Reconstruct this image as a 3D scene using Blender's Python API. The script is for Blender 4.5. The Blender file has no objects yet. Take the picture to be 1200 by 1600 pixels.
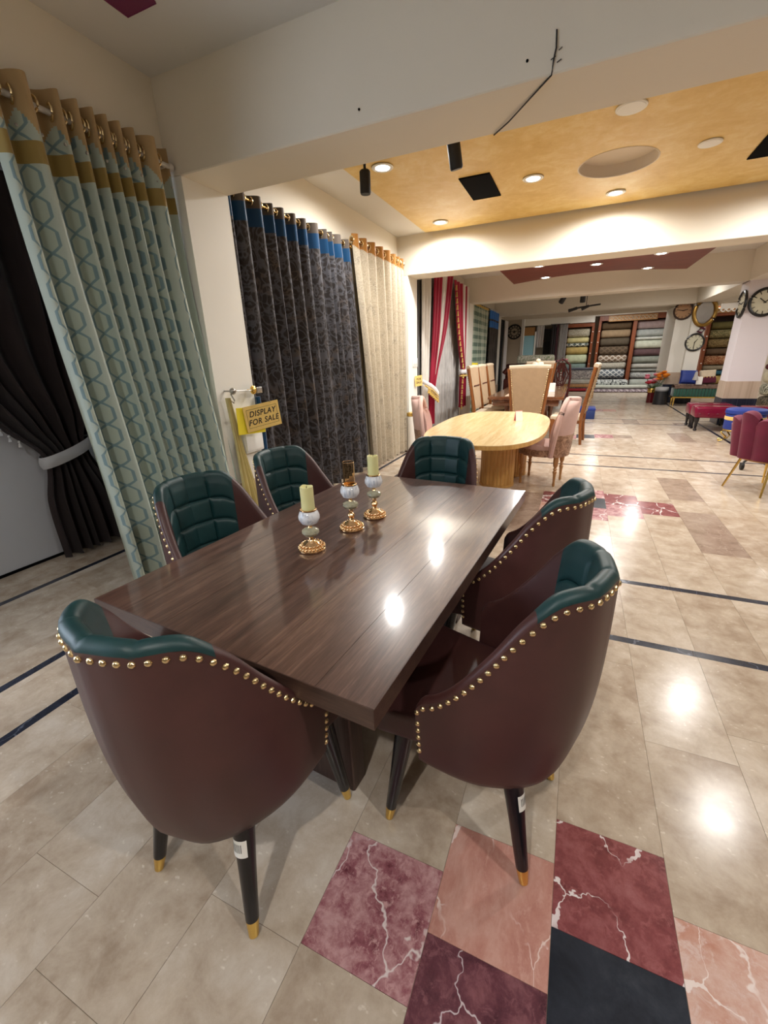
import bpy, bmesh, math, random
import numpy as np
from math import pi, sin, cos, radians as RAD
from mathutils import Matrix, Vector

random.seed(7)
SC = bpy.context.scene
COL = SC.collection

# ------------------------------------------------------------------ camera
FPX, YAW, PITCH, ROLL, EYE = 656.0, RAD(24.2885), RAD(20.0654), RAD(-1.8704), 1.5
fw = Vector((-sin(YAW) * cos(PITCH), cos(YAW) * cos(PITCH), -sin(PITCH)))
r0 = Vector((cos(YAW), sin(YAW), 0)); u0 = r0.cross(fw)
rt = r0 * cos(ROLL) + u0 * sin(ROLL); up = -r0 * sin(ROLL) + u0 * cos(ROLL)
cam_d = bpy.data.cameras.new('camera')
cam_d.sensor_fit = 'VERTICAL'; cam_d.sensor_height = 32.0
cam_d.lens = FPX * 32.0 / 1600.0
cam_d.clip_start = 0.02; cam_d.clip_end = 200
cam = bpy.data.objects.new('camera', cam_d); COL.objects.link(cam)
cam.matrix_world = Matrix(((rt.x, up.x, -fw.x, 0), (rt.y, up.y, -fw.y, 0), (rt.z, up.z, -fw.z, EYE), (0, 0, 0, 1)))
SC.camera = cam

# ------------------------------------------------------------------ world, exposure
world = bpy.data.worlds.new('world'); SC.world = world; world.use_nodes = True
world.node_tree.nodes['Background'].inputs[0].default_value = (0.75, 0.85, 1.0, 1)
world.node_tree.nodes['Background'].inputs[1].default_value = 7.0
SC.view_settings.view_transform = 'Standard'; SC.view_settings.look = 'None'
SC.view_settings.gamma = 1.0; SC.view_settings.use_curve_mapping = False
SC.view_settings.exposure = 0.0
SC.cycles.caustics_reflective = False; SC.cycles.caustics_refractive = False
LAMP = 120.0          # watts of one ceiling downlight
LAMP_COL = (1.0, 0.978, 0.945)

# ------------------------------------------------------------------ node helpers
class X:
    """a float socket with arithmetic"""
    nt = None
    def __init__(s, sock): s.s = sock
    @staticmethod
    def op(o, *a):
        n = X.nt.nodes.new('ShaderNodeMath'); n.operation = o
        for i, v in enumerate(a):
            if isinstance(v, X): X.nt.links.new(v.s, n.inputs[i])
            else: n.inputs[i].default_value = v
        return X(n.outputs[0])
    def __add__(s, b): return X.op('ADD', s, b)
    def __radd__(s, b): return X.op('ADD', b, s)
    def __sub__(s, b): return X.op('SUBTRACT', s, b)
    def __rsub__(s, b): return X.op('SUBTRACT', b, s)
    def __mul__(s, b): return X.op('MULTIPLY', s, b)
    def __rmul__(s, b): return X.op('MULTIPLY', b, s)
    def __truediv__(s, b): return X.op('DIVIDE', s, b)
    def abs(s): return X.op('ABSOLUTE', s)
    def sin(s): return X.op('SINE', s)
    def frac(s): return X.op('FRACT', s)
    def mn(s, b): return X.op('MINIMUM', s, b)
    def mx(s, b): return X.op('MAXIMUM', s, b)
    def lt(s, b): return X.op('LESS_THAN', s, b)
    def gt(s, b): return X.op('GREATER_THAN', s, b)
    def clamp(s, a, b): return X.op('MINIMUM', X.op('MAXIMUM', s, a), b)
    def ss(s, a, b):
        n = X.nt.nodes.new('ShaderNodeMapRange'); n.interpolation_type = 'SMOOTHSTEP'
        X.nt.links.new(s.s, n.inputs[0]); n.inputs[1].default_value = a; n.inputs[2].default_value = b
        return X(n.outputs[0])

class Mat:
    def __init__(s, name, rough=0.5, metal=0.0, spec=0.5, col=(0.8, 0.8, 0.8)):
        s.m = bpy.data.materials.new(name); s.m.use_nodes = True
        s.nt = s.m.node_tree; X.nt = s.nt
        s.b = s.nt.nodes['Principled BSDF']
        s.b.inputs['Roughness'].default_value = rough; s.b.inputs['Metallic'].default_value = metal
        s.b.inputs['Specular IOR Level'].default_value = spec
        s.b.inputs['Base Color'].default_value = (*col, 1)
        s._tc = None
    def tc(s, which='Object'):
        if s._tc is None: s._tc = s.nt.nodes.new('ShaderNodeTexCoord')
        return s._tc.outputs[which]
    def pos(s): return s.nt.nodes.new('ShaderNodeNewGeometry').outputs['Position']
    def rnd(s):
        a = X(s.nt.nodes.new('ShaderNodeObjectInfo').outputs['Random'])
        b = X(s.nt.nodes.new('ShaderNodeNewGeometry').outputs['Random Per Island'])
        return (a * 7.31 + b * 3.17).frac()
    def xyz(s, sock):
        n = s.nt.nodes.new('ShaderNodeSeparateXYZ'); s.nt.links.new(sock, n.inputs[0])
        return X(n.outputs[0]), X(n.outputs[1]), X(n.outputs[2])
    def vec(s, x, y, z=0.0):
        n = s.nt.nodes.new('ShaderNodeCombineXYZ')
        for i, v in enumerate((x, y, z)):
            if isinstance(v, X): s.nt.links.new(v.s, n.inputs[i])
            else: n.inputs[i].default_value = v
        return n.outputs[0]
    def map(s, sock, sc=(1, 1, 1), rot=(0, 0, 0)):
        n = s.nt.nodes.new('ShaderNodeMapping'); s.nt.links.new(sock, n.inputs[0])
        n.inputs['Scale'].default_value = sc; n.inputs['Rotation'].default_value = rot
        return n.outputs[0]
    def noise(s, sock, scale=5, detail=3, rough=0.55, dist=0.0):
        n = s.nt.nodes.new('ShaderNodeTexNoise'); s.nt.links.new(sock, n.inputs['Vector'])
        n.inputs['Scale'].default_value = scale; n.inputs['Detail'].default_value = detail
        n.inputs['Roughness'].default_value = rough; n.inputs['Distortion'].default_value = dist
        return X(n.outputs[0])
    def voro(s, sock, scale=5, feature='DISTANCE_TO_EDGE'):
        n = s.nt.nodes.new('ShaderNodeTexVoronoi'); n.feature = feature; s.nt.links.new(sock, n.inputs['Vector'])
        n.inputs['Scale'].default_value = scale
        return X(n.outputs['Distance'])
    def ramp(s, f, stops):
        n = s.nt.nodes.new('ShaderNodeValToRGB'); s.nt.links.new(f.s, n.inputs[0])
        cr = n.color_ramp
        while len(cr.elements) < len(stops): cr.elements.new(0.5)
        for e, (p, c) in zip(cr.elements, stops): e.position = p; e.color = (*c, 1)
        return n.outputs[0]
    def mix(s, f, a, b, mode='MIX'):
        n = s.nt.nodes.new('ShaderNodeMix'); n.data_type = 'RGBA'; n.blend_type = mode
        if isinstance(f, X): s.nt.links.new(f.s, n.inputs[0])
        else: n.inputs[0].default_value = f
        for i, v in ((6, a), (7, b)):
            if isinstance(v, tuple): n.inputs[i].default_value = (*v, 1)
            else: s.nt.links.new(v, n.inputs[i])
        return n.outputs[2]
    def color(s, c):
        s.nt.links.new(c, s.b.inputs['Base Color']); return s
    def rough(s, f):
        s.nt.links.new(f.s, s.b.inputs['Roughness']); return s
    def bump(s, f, strength=0.3, dist=0.01):
        n = s.nt.nodes.new('ShaderNodeBump'); n.inputs['Strength'].default_value = strength
        n.inputs['Distance'].default_value = dist
        s.nt.links.new(f.s, n.inputs['Height']); s.nt.links.new(n.outputs[0], s.b.inputs['Normal']); return s
    def set(s, **k):
        for a, v in k.items(): s.b.inputs[a.replace('_', ' ')].default_value = v
        return s

MT = {}
def srgb(r, g, b):
    f = lambda c: (c / 255 / 12.92) if c / 255 <= 0.04045 else ((c / 255 + 0.055) / 1.055) ** 2.4
    return (f(r), f(g), f(b))
def simple(name, col, rough=0.6, metal=0.0, spec=0.5, var=0.0, scale=8, bump=0.0, bscale=60, bdist=0.003):
    m = Mat(name, rough, metal, spec, col)
    if var:
        n = m.noise(m.tc('Object'), scale, 4)
        lo = tuple(c * (1 - var) for c in col); hi = tuple(min(1, c * (1 + var)) for c in col)
        m.color(m.ramp(n, [(0.3, lo), (0.7, hi)]))
    if bump:
        m.bump(m.noise(m.tc('Object'), bscale, 3), bump, bdist)
    MT[name] = m.m
    return m

# ------------------------------------------------------------------ materials: setting
def paint(name, col, rough=0.55):
    m = Mat(name, rough, 0, 0.35, col); p = m.pos()
    n = m.noise(p, 0.9, 4, 0.6)
    m.color(m.ramp(n, [(0.3, tuple(c * 0.95 for c in col)), (0.75, col)]))
    m.bump(m.noise(p, 40, 3), 0.06, 0.004); MT[name] = m.m
paint('wall_paint', srgb(233, 224, 206))
paint('beam_paint', srgb(228, 220, 204))
paint('ceiling_paint', srgb(222, 219, 212))
paint('pillar_paint', srgb(238, 235, 226))
paint('lilac_paint', srgb(226, 219, 222))
paint('partition_paint', srgb(196, 184, 164))
paint('recess_paint', srgb(196, 198, 204), 0.8)

m = Mat('yellow_plaster', 0.42, 0, 0.4); p = m.pos()
n = m.noise(p, 2.2, 6, 0.65, 1.2); n2 = m.noise(p, 9, 4, 0.7, 0.6)
m.color(m.ramp(n * 0.6 + n2 * 0.4, [(0.30, srgb(208, 168, 88)), (0.5, srgb(222, 188, 114)), (0.68, srgb(234, 210, 150))]))
m.bump(n2, 0.1, 0.004); MT['yellow_plaster'] = m.m

def wood(name, a, b, c, rough, along='Y', scale=1.0, coat=0.0, bump=0.05):
    m = Mat(name, rough, 0, 0.5)
    s = {'X': (0.9, 12, 12), 'Y': (12, 0.9, 12), 'Z': (12, 12, 0.9)}[along]
    v = m.map(m.tc('Object'), tuple(k * scale for k in s))
    n = m.noise(v, 2.2, 8, 0.7, 0.8); n2 = m.noise(m.map(m.tc('Object'), tuple(k * scale * 5 for k in s)), 3, 4, 0.6)
    r = m.rnd()
    col = m.ramp((n * 0.72 + n2 * 0.28 + (r - 0.5) * 0.06), [(0.30, a), (0.5, b), (0.68, c)])
    m.color(col); m.bump(n2, bump, 0.002)
    m.set(Coat_Weight=coat, Coat_Roughness=0.085); MT[name] = m.m
wood('walnut', srgb(50, 32, 27), srgb(88, 62, 52), srgb(124, 95, 81), 0.3, 'Y', 1.0, 0.9, 0.05)
wood('walnut_edge', srgb(48, 32, 27), srgb(74, 52, 43), srgb(98, 74, 62), 0.4, 'X', 1.0, 0.1)
wood('walnut_leg', srgb(48, 32, 27), srgb(72, 50, 42), srgb(92, 70, 60), 0.45, 'Z')
wood('mahogany', srgb(88, 34, 22), srgb(116, 50, 34), srgb(140, 68, 48), 0.45, 'X', 0.6)
wood('oak', srgb(200, 166, 108), srgb(222, 194, 142), srgb(236, 214, 168), 0.25, 'Y', 0.8, 0.3)
wood('oak_flute', srgb(176, 124, 60), srgb(206, 158, 88), srgb(226, 184, 114), 0.4, 'Z', 0.6)
wood('rack_wood', srgb(92, 44, 22), srgb(124, 64, 34), srgb(150, 84, 48), 0.4, 'Z', 0.5)
wood('chair_wood', srgb(98, 56, 24), srgb(132, 78, 36), srgb(158, 100, 52), 0.3, 'Z', 0.8)
wood('table_brown', srgb(78, 42, 22), srgb(112, 66, 38), srgb(140, 88, 54), 0.12, 'Y', 0.6, 0.5)
wood('turned_wood', srgb(150, 104, 56), srgb(178, 130, 78), srgb(198, 152, 98), 0.35, 'Z')
wood('carved_red', srgb(52, 18, 14), srgb(76, 28, 22), srgb(98, 40, 30), 0.35, 'Z')

def marble(name, cols, vein=None, veinw=0.05, scale=3.0, rough=0.2, mott=None, vsc=2.4, fleck=None, varr=0.0, stretch=1.0):
    m = Mat(name, rough, 0, 0.36); p = m.pos(); r = m.rnd()
    x, y, z = m.xyz(p)
    v = m.vec(x + r * 37.0, y * stretch + r * 91.0, r * 13.0)
    n = m.noise(v, scale, 10, 0.68, 0.25)
    k = len(cols)
    f = n + (r - 0.5) * varr
    c = m.ramp(f, [(0.30 + 0.40 * i / max(1, k - 1), cols[i]) for i in range(k)])
    if mott:
        c = m.mix(m.noise(v, scale * 3.1, 8, 0.75, 0.6).ss(0.48, 0.66), c, mott)
    if vein:
        wx = m.noise(v, vsc * 2.2, 4, 0.6); wy = m.noise(m.vec(y + r * 11, x, 3.0), vsc * 2.2, 4, 0.6)
        wv = m.vec(x + r * 5.0 + wx * (0.5 / vsc), y * 0.6 + r * 9.0 + wy * (0.5 / vsc), 0.0)
        d = m.voro(wv, vsc * 1.6)
        wd = m.noise(v, vsc * 1.5, 3).ss(0.40, 0.72)
        vn = 1.0 - (d - wd * veinw).ss(0.0, 0.012)
        c = m.mix(vn * m.noise(m.vec(x + 7.0, y, r * 3.0), vsc * 1.4, 3, 0.5).ss(0.38, 0.5) * 0.9, c, vein)
    if fleck:
        w1 = m.noise(v, 60, 3, 0.6); w2 = m.noise(m.vec(y, x + 4.0, r), 60, 3, 0.6)
        d = m.voro(m.vec(x + r * 5 + w1 * 0.03, y * 1.5 + w2 * 0.03), 34, 'F1')
        fl = (1.0 - d.ss(0.04, 0.26)) * m.noise(v, 14, 3).ss(0.46, 0.62)
        c = m.mix(fl * 0.5, c, fleck)
    m.color(c)
    m.rough(rough - 0.03 + m.noise(v, 8, 4) * 0.07)
    MT[name] = m.m
marble('tile_beige', [srgb(162, 142, 122), srgb(181, 163, 143), srgb(195, 179, 160), srgb(208, 195, 179)],
       None, 0.0, 7, 0.2, fleck=srgb(238, 230, 216), varr=0.16)
marble('tile_taupe', [srgb(136, 116, 102), srgb(158, 138, 122), srgb(174, 156, 140)], srgb(178, 162, 146), 0.0, 8, 0.18, fleck=srgb(200, 186, 170), varr=0.1)
marble('tile_purple', [srgb(104, 52, 60), srgb(150, 94, 100), srgb(184, 138, 138), srgb(206, 172, 168)], srgb(226, 212, 208), 0.004, 15, 0.18, mott=srgb(196, 152, 150), vsc=2.2)
marble('tile_pink', [srgb(170, 112, 100), srgb(192, 140, 126), srgb(210, 168, 154)], srgb(232, 212, 204), 0.02, 9, 0.18, mott=srgb(202, 156, 142), vsc=3.0, stretch=0.5)
marble('tile_red', [srgb(100, 48, 50), srgb(134, 72, 74), srgb(160, 102, 102)], srgb(236, 226, 224), 0.045, 12, 0.18, mott=srgb(152, 92, 92), vsc=3.6)
marble('tile_dark_purple', [srgb(64, 36, 44), srgb(100, 58, 66), srgb(142, 92, 96)], srgb(206, 190, 192), 0.02, 10, 0.18, mott=srgb(128, 82, 88), vsc=3)
marble('tile_salmon', [srgb(188, 132, 112), srgb(204, 164, 148), srgb(220, 194, 184)], srgb(234, 220, 214), 0.03, 8, 0.18, mott=srgb(214, 188, 180), vsc=4)
marble('tile_black', [srgb(30, 34, 42), srgb(42, 46, 55), srgb(56, 61, 70)], srgb(110, 116, 126), 0.0, 9, 0.22, vsc=2)
marble('strip_black', [srgb(26, 30, 42), srgb(38, 42, 56), srgb(54, 60, 76)], srgb(96, 102, 118), 0.0, 9, 0.22)
marble('granite_beige', [srgb(176, 154, 134), srgb(196, 176, 156), srgb(208, 190, 172)], None, 0.0, 12, 0.3)
simple('grout', srgb(158, 142, 120), 0.8)

# ------------------------------------------------------------------ materials: leather, cloth, metal
def leather(name, col, rough=0.36):
    m = Mat(name, rough, 0, 0.5, col); o = m.tc('Object')
    n = m.noise(o, 5, 5, 0.6)
    m.color(m.ramp(n, [(0.3, tuple(c * 0.78 for c in col)), (0.7, tuple(c * 1.2 for c in col))]))
    m.rough(rough + n * 0.14)
    m.bump(m.voro(o, 420, 'F1'), 0.07, 0.0015); MT[name] = m.m
leather('leather_maroon', srgb(74, 42, 40), 0.36)
leather('leather_green', srgb(18, 56, 58), 0.4)
simple('leg_black', srgb(22, 20, 24), 0.22)
simple('brass', srgb(236, 200, 112), 0.26, 1.0)
simple('nail_brass', srgb(232, 208, 160), 0.25, 1.0)
simple('rose_gold', srgb(240, 200, 150), 0.18, 1.0)
simple('dark_metal', srgb(20, 20, 22), 0.5)
simple('rod_white', srgb(206, 202, 194), 0.35)
simple('rod_brass', srgb(150, 116, 66), 0.3, 1.0)
simple('steel', srgb(170, 168, 164), 0.3, 1.0)
simple('white_plastic', srgb(232, 232, 228), 0.4)
simple('paper_white', srgb(238, 236, 230), 0.8)
simple('paper_tan', srgb(226, 194, 112), 0.75, var=0.05, scale=20)
simple('paper_yellow', srgb(246, 226, 52), 0.7)
simple('ink', srgb(40, 34, 30), 0.8)
simple('candle_wax', srgb(232, 226, 164), 0.5, var=0.05).set(Subsurface_Weight=0.25, Subsurface_Radius=(0.02, 0.015, 0.008))
simple('wick', srgb(40, 36, 30), 0.9)
simple('agate', srgb(168, 164, 140), 0.15, var=0.18, scale=60)
m = Mat('marble_ball', 0.12); o = m.tc('Object'); w = m.noise(m.map(o, (1, 1, 0.35)), 42, 5, 0.6, 1.0)
m.color(m.ramp(w, [(0.34, srgb(176, 182, 194)), (0.44, srgb(228, 229, 233)), (0.7, srgb(240, 240, 242))])); MT['marble_ball'] = m.m
m = Mat('amber_glass', 0.03, 0, 0.5, srgb(255, 238, 208)); m.set(Transmission_Weight=1.0, IOR=1.08); MT['amber_glass'] = m.m
m = Mat('lamp_glow'); m.set(Emission_Strength=40.0); m.b.inputs['Emission Color'].default_value = (*LAMP_COL, 1); MT['lamp_glow'] = m.m
simple('hatch_dark', srgb(10, 9, 11), 0.9, spec=0.05)
simple('violet_paint', srgb(112, 30, 74), 0.5)
simple('dome_white', srgb(220, 208, 192), 0.6)

def cloth(name, col, rough=0.85, sheen=0.3, var=0.08):
    m = Mat(name, rough, 0, 0.2, col); u = m.tc('UV')
    n = m.noise(m.map(u, (1, 0.4, 1)), 9, 3)
    m.color(m.ramp(n, [(0.3, tuple(c * (1 - var) for c in col)), (0.7, tuple(c * (1 + var) for c in col))]))
    m.set(Sheen_Weight=sheen); MT[name] = m.m
    return m
def trellis(name, a, b, line):
    m = Mat(name, 0.55, 0, 0.3); x, y, _ = m.xyz(m.tc('UV'))
    per, b_, A = 0.165, 0.25, 0.041
    t = ((y / b_).frac() - 0.5).abs() * 4.0 - 1.0          # triangle -1..1
    T = (t * 1.9).clamp(-1.0, 1.0)
    d1 = (((x + T * A) / per).frac() - 0.5).abs() * per
    d2 = (((x - T * A + per * 0.0) / per).frac() - 0.5).abs() * per
    ln = 1.0 - d1.mn(d2).ss(0.007, 0.0115)
    d3 = ((x / per).frac() - 0.5).abs() * per
    hexa = d3.lt(T.abs() * A)
    base = m.mix(hexa, a, b)
    base = m.mix(m.noise(m.tc('UV'), 30, 3), base, a)
    m.color(m.mix(ln, base, line)); m.set(Sheen_Weight=0.25)
    m.rough(0.45 + ln * 0.25); MT[name] = m.m
trellis('trellis_cloth', srgb(172, 184, 174), srgb(176, 186, 168), srgb(116, 141, 146))
cloth('header_beige', srgb(176, 150, 108)); cloth('band_olive', srgb(148, 126, 70), 0.5)
cloth('lining_cream', srgb(206, 192, 136))
def damask(name, a, b, c, sc=1.0, per=0.46, rough=0.6):
    m = Mat(name, rough, 0, 0.3); x, y, _ = m.xyz(m.tc('UV'))
    ux = ((x / per).frac() - 0.5).abs() * per; vy = ((y / (per * 1.7)).frac() - 0.5).abs() * per * 1.7
    n = m.noise(m.vec(ux * 1.3, y + 3.0), sc * 4.2, 1, 0.4, 3.2)
    n2 = m.noise(m.vec(ux, vy, 5.0), sc * 9, 1, 0.4, 1.5)
    f = ((n - 0.5).abs() * 6).ss(0.12, 0.5) * ((n2 - 0.5).abs() * 6).ss(0.05, 0.4)
    g = m.noise(m.tc('UV'), 6, 3)
    m.color(m.mix(f, m.mix(g.ss(0.5, 0.7), b, c), a)); m.rough(rough + f * 0.1); MT[name] = m.m
damask('damask_dark', srgb(52, 47, 46), srgb(88, 88, 94), srgb(90, 78, 70))
damask('damask_cream', srgb(196, 186, 166), srgb(178, 166, 146), srgb(150, 140, 124), 3.2, 0.3, 0.7)
cloth('blue_band', srgb(8, 60, 98), 0.4); cloth('grey_header', srgb(88, 78, 70), 0.6)
cloth('gold_header', srgb(158, 106, 40), 0.5)
cloth('brown_velvet', srgb(46, 38, 38), 0.9, 0.15); cloth('silver_satin', srgb(176, 176, 178), 0.35)
cloth('crimson_cloth', srgb(150, 16, 48), 0.55); cloth('sheer_white', srgb(214, 208, 200), 0.8)
cloth('sheer_grey', srgb(160, 156, 152), 0.8); cloth('lace_grey', srgb(178, 174, 170), 0.9, 0.3, 0.2)
cloth('charcoal_cloth', srgb(44, 40, 42)); cloth('black_cloth', srgb(14, 13, 15)); cloth('white_cloth', srgb(226, 224, 226))
cloth('blue_bright', srgb(44, 110, 190), 0.5); cloth('bark_cloth', srgb(70, 64, 60), 0.8, 0.2, 0.35)
cloth('maroon_cloth', srgb(84, 24, 44)); cloth('gold_braid', srgb(206, 172, 92), 0.5)
m = Mat('plaid_green', 0.8, 0, 0.2); x, y, _ = m.xyz(m.tc('UV'))
a = (x * 9).frac().gt(0.55); b = (y * 5.5).frac().gt(0.5)
m.color(m.ramp((a + b) * 0.5, [(0.0, srgb(196, 202, 186)), (0.5, srgb(158, 172, 156)), (1.0, srgb(104, 122, 110))])); MT['plaid_green'] = m.m
simple('pink_velvet', srgb(206, 172, 162), 0.75, var=0.1, scale=5).set(Sheen_Weight=0.15)
m = Mat('leopard_velvet', 0.7); o = m.tc('Object'); n = m.noise(o, 16, 5, 0.7, 1.0)
m.color(m.ramp(n, [(0.4, srgb(120, 88, 66)), (0.5, srgb(162, 126, 100)), (0.62, srgb(190, 156, 130))])); m.set(Sheen_Weight=0.1); MT['leopard_velvet'] = m.m
simple('beige_suede', srgb(164, 138, 108), 0.8, var=0.06, scale=12)
simple('cream_suede', srgb(200, 182, 156), 0.8, var=0.06, scale=12)
simple('burgundy_velvet', srgb(102, 12, 48), 0.65, var=0.15, scale=6).set(Sheen_Weight=0.08)
simple('burgundy_film', srgb(118, 20, 50), 0.16, var=0.12, scale=8)
simple('royal_blue', srgb(22, 48, 128), 0.55); simple('navy_box', srgb(24, 46, 98), 0.5)
simple('emerald_velvet', srgb(6, 74, 58), 0.6).set(Sheen_Weight=0.4)
simple('fur_brown', srgb(104, 82, 70), 0.95, var=0.4, scale=9)
simple('bin_black', srgb(34, 34, 38), 0.4); simple('vase_red', srgb(84, 12, 22), 0.2)
simple('petal_pink', srgb(226, 130, 150), 0.7); simple('petal_orange', srgb(222, 128, 24), 0.7); simple('petal_red', srgb(170, 22, 40), 0.7)
simple('stem_green', srgb(60, 90, 40), 0.7)
simple('light_blue_paint', srgb(150, 200, 218), 0.4); simple('carton', srgb(168, 126, 78), 0.8)
simple('mirror_glass', srgb(224, 230, 240), 0.22, 1.0); simple('clock_tan', srgb(184, 144, 106), 0.5); simple('clock_ivory', srgb(206, 202, 178), 0.5)
simple('clock_rim_brown', srgb(60, 38, 30), 0.35); simple('clock_rim_black', srgb(20, 18, 20), 0.3); simple('clock_rim_gold', srgb(150, 116, 56), 0.35, 0.8)
simple('runner_cloth', srgb(196, 172, 146), 0.4, var=0.25, scale=14); simple('glass_sheet', srgb(120, 92, 70), 0.04)
simple('opening_shade_black', srgb(16, 16, 20), 0.8)  # flat black standing for the shade inside the back-room opening

def rollmat(name, a, b=None, kind='plain', sc=8.0):
    m = Mat(name, 0.8, 0, 0.2, a); o = m.tc('Object'); x, y, z = m.xyz(o)
    if kind == 'plain':
        n = m.noise(o, sc, 3); m.color(m.ramp(n, [(0.3, tuple(c * 0.86 for c in a)), (0.7, tuple(min(1, c * 1.1) for c in a))]))
    elif kind == 'lattice':
        d = (((x + z * 1.3) * sc).frac() - 0.5).abs().mn((((x - z * 1.3) * sc).frac() - 0.5).abs())
        m.color(m.mix(d.ss(0.12, 0.16), a, b))
    elif kind == 'swirl':
        n = m.noise(o, sc, 2, 0.5, 2.5); m.color(m.mix(((n - 0.5).abs() * 8).ss(0.25, 0.5), b, a))
    MT[name] = m.m
    return name

# ------------------------------------------------------------------ mesh helpers
class MB:
    def __init__(s): s.v = []; s.f = []; s.uv = None
    def add(s, vs, fs):
        o = len(s.v); s.v += [tuple(p) for p in vs]; s.f += [tuple(i + o for i in f) for f in fs]; return s
    def box(s, x0, x1, y0, y1, z0, z1):
        vs = [(x, y, z) for z in (z0, z1) for y in (y0, y1) for x in (x0, x1)]
        return s.add(vs, [(0, 2, 3, 1), (4, 5, 7, 6), (0, 1, 5, 4), (2, 6, 7, 3), (0, 4, 6, 2), (1, 3, 7, 5)])
    def bbox(s, x0, x1, y0, y1, z0, z1, r=0.01, seg=2):
        bm = bmesh.new(); bmesh.ops.create_cube(bm, size=1)
        for v in bm.verts:
            v.co = Vector(((x0 + x1) / 2 + v.co.x * (x1 - x0), (y0 + y1) / 2 + v.co.y * (y1 - y0), (z0 + z1) / 2 + v.co.z * (z1 - z0)))
        bmesh.ops.bevel(bm, geom=bm.edges[:], offset=r, segments=seg, affect='EDGES', profile=0.5)
        bm.verts.index_update()
        s.add([v.co[:] for v in bm.verts], [[v.index for v in f.verts] for f in bm.faces]); bm.free(); return s
    def lathe(s, prof, n=24, c=(0, 0, 0), axis='z', cap=True, sx=1, sy=1):
        vs = []
        for r, h in prof:
            for i in range(n):
                a = 2 * pi * i / n; p = (r * cos(a) * sx, r * sin(a) * sy, h)
                if axis == 'x': p = (p[2], p[0], p[1])
                elif axis == 'y': p = (p[1], p[2], p[0])
                vs.append((p[0] + c[0], p[1] + c[1], p[2] + c[2]))
        k = len(prof); fs = [(j * n + i, j * n + (i + 1) % n, (j + 1) * n + (i + 1) % n, (j + 1) * n + i) for j in range(k - 1) for i in range(n)]
        if cap: fs += [tuple(range(n))[::-1], tuple((k - 1) * n + i for i in range(n))]
        return s.add(vs, fs)
    def tube(s, pts, r, n=8, closed=False):
        P = [Vector(p) for p in pts]; k = len(P); vs = []
        rr = r if isinstance(r, (list, tuple)) else [r] * k
        for i, p in enumerate(P):
            if closed: t = P[(i + 1) % k] - P[i - 1]
            else: t = P[min(i + 1, k - 1)] - P[max(i - 1, 0)]
            t.normalize(); ref = Vector((0, 0, 1)) if abs(t.z) < 0.9 else Vector((1, 0, 0))
            a = t.cross(ref).normalized(); b = t.cross(a)
            for j in range(n):
                q = p + (a * cos(2 * pi * j / n) + b * sin(2 * pi * j / n)) * rr[i]; vs.append(q[:])
        m = k if closed else k - 1
        fs = [(i * n + j, i * n + (j + 1) % n, ((i + 1) % k) * n + (j + 1) % n, ((i + 1) % k) * n + j) for i in range(m) for j in range(n)]
        if not closed: fs += [tuple(range(n)), tuple((k - 1) * n + j for j in range(n))[::-1]]
        return s.add(vs, fs)
    def torus(s, c, R, r, axis='y', n=20, m=8):
        pts = []
        for i in range(n):
            a = 2 * pi * i / n; u, w = R * cos(a), R * sin(a)
            pts.append({'y': (c[0] + u, c[1], c[2] + w), 'x': (c[0], c[1] + u, c[2] + w), 'z': (c[0] + u, c[1] + w, c[2])}[axis])
        return s.tube(pts, r, m, True)
    def prism(s, poly, z0, z1):
        n = len(poly); vs = [(x, y, z0) for x, y in poly] + [(x, y, z1) for x, y in poly]
        return s.add(vs, [tuple(range(n))[::-1], tuple(range(n, 2 * n))] + [(i, (i + 1) % n, n + (i + 1) % n, n + i) for i in range(n)])
    def grid(s, fn, nu, nv, close_u=False):
        vs = [fn(i / (nu if close_u else nu - 1), j / (nv - 1)) for j in range(nv) for i in range(nu)]
        lim = nu if close_u else nu - 1
        return s.add(vs, [(j * nu + i, j * nu + (i + 1) % nu, (j + 1) * nu + (i + 1) % nu, (j + 1) * nu + i) for j in range(nv - 1) for i in range(lim)])
    def ball(s, c, r, n=12, m=8, sz=1.0):
        prof = [(max(1e-4, r * sin(pi * j / m)), -r * cos(pi * j / m) * sz) for j in range(m + 1)]
        return s.lathe(prof, n, c, cap=False)
    def mesh(s, name, ang=35, smooth=True, fix=True):
        me = bpy.data.meshes.new(name); me.from_pydata(s.v, [], s.f)
        if s.uv is not None:
            l = me.uv_layers.new(name='UVMap')
            idx = np.zeros(len(me.loops), dtype=np.int32); me.loops.foreach_get('vertex_index', idx)
            l.data.foreach_set('uv', np.asarray(s.uv, dtype=np.float32)[idx].ravel())
        if fix:
            bm = bmesh.new(); bm.from_mesh(me); bmesh.ops.recalc_face_normals(bm, faces=bm.faces[:]); bm.to_mesh(me); bm.free()
        if smooth:
            me.shade_smooth(); me.set_sharp_from_angle(angle=RAD(ang))
        me.update(); return me

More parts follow.
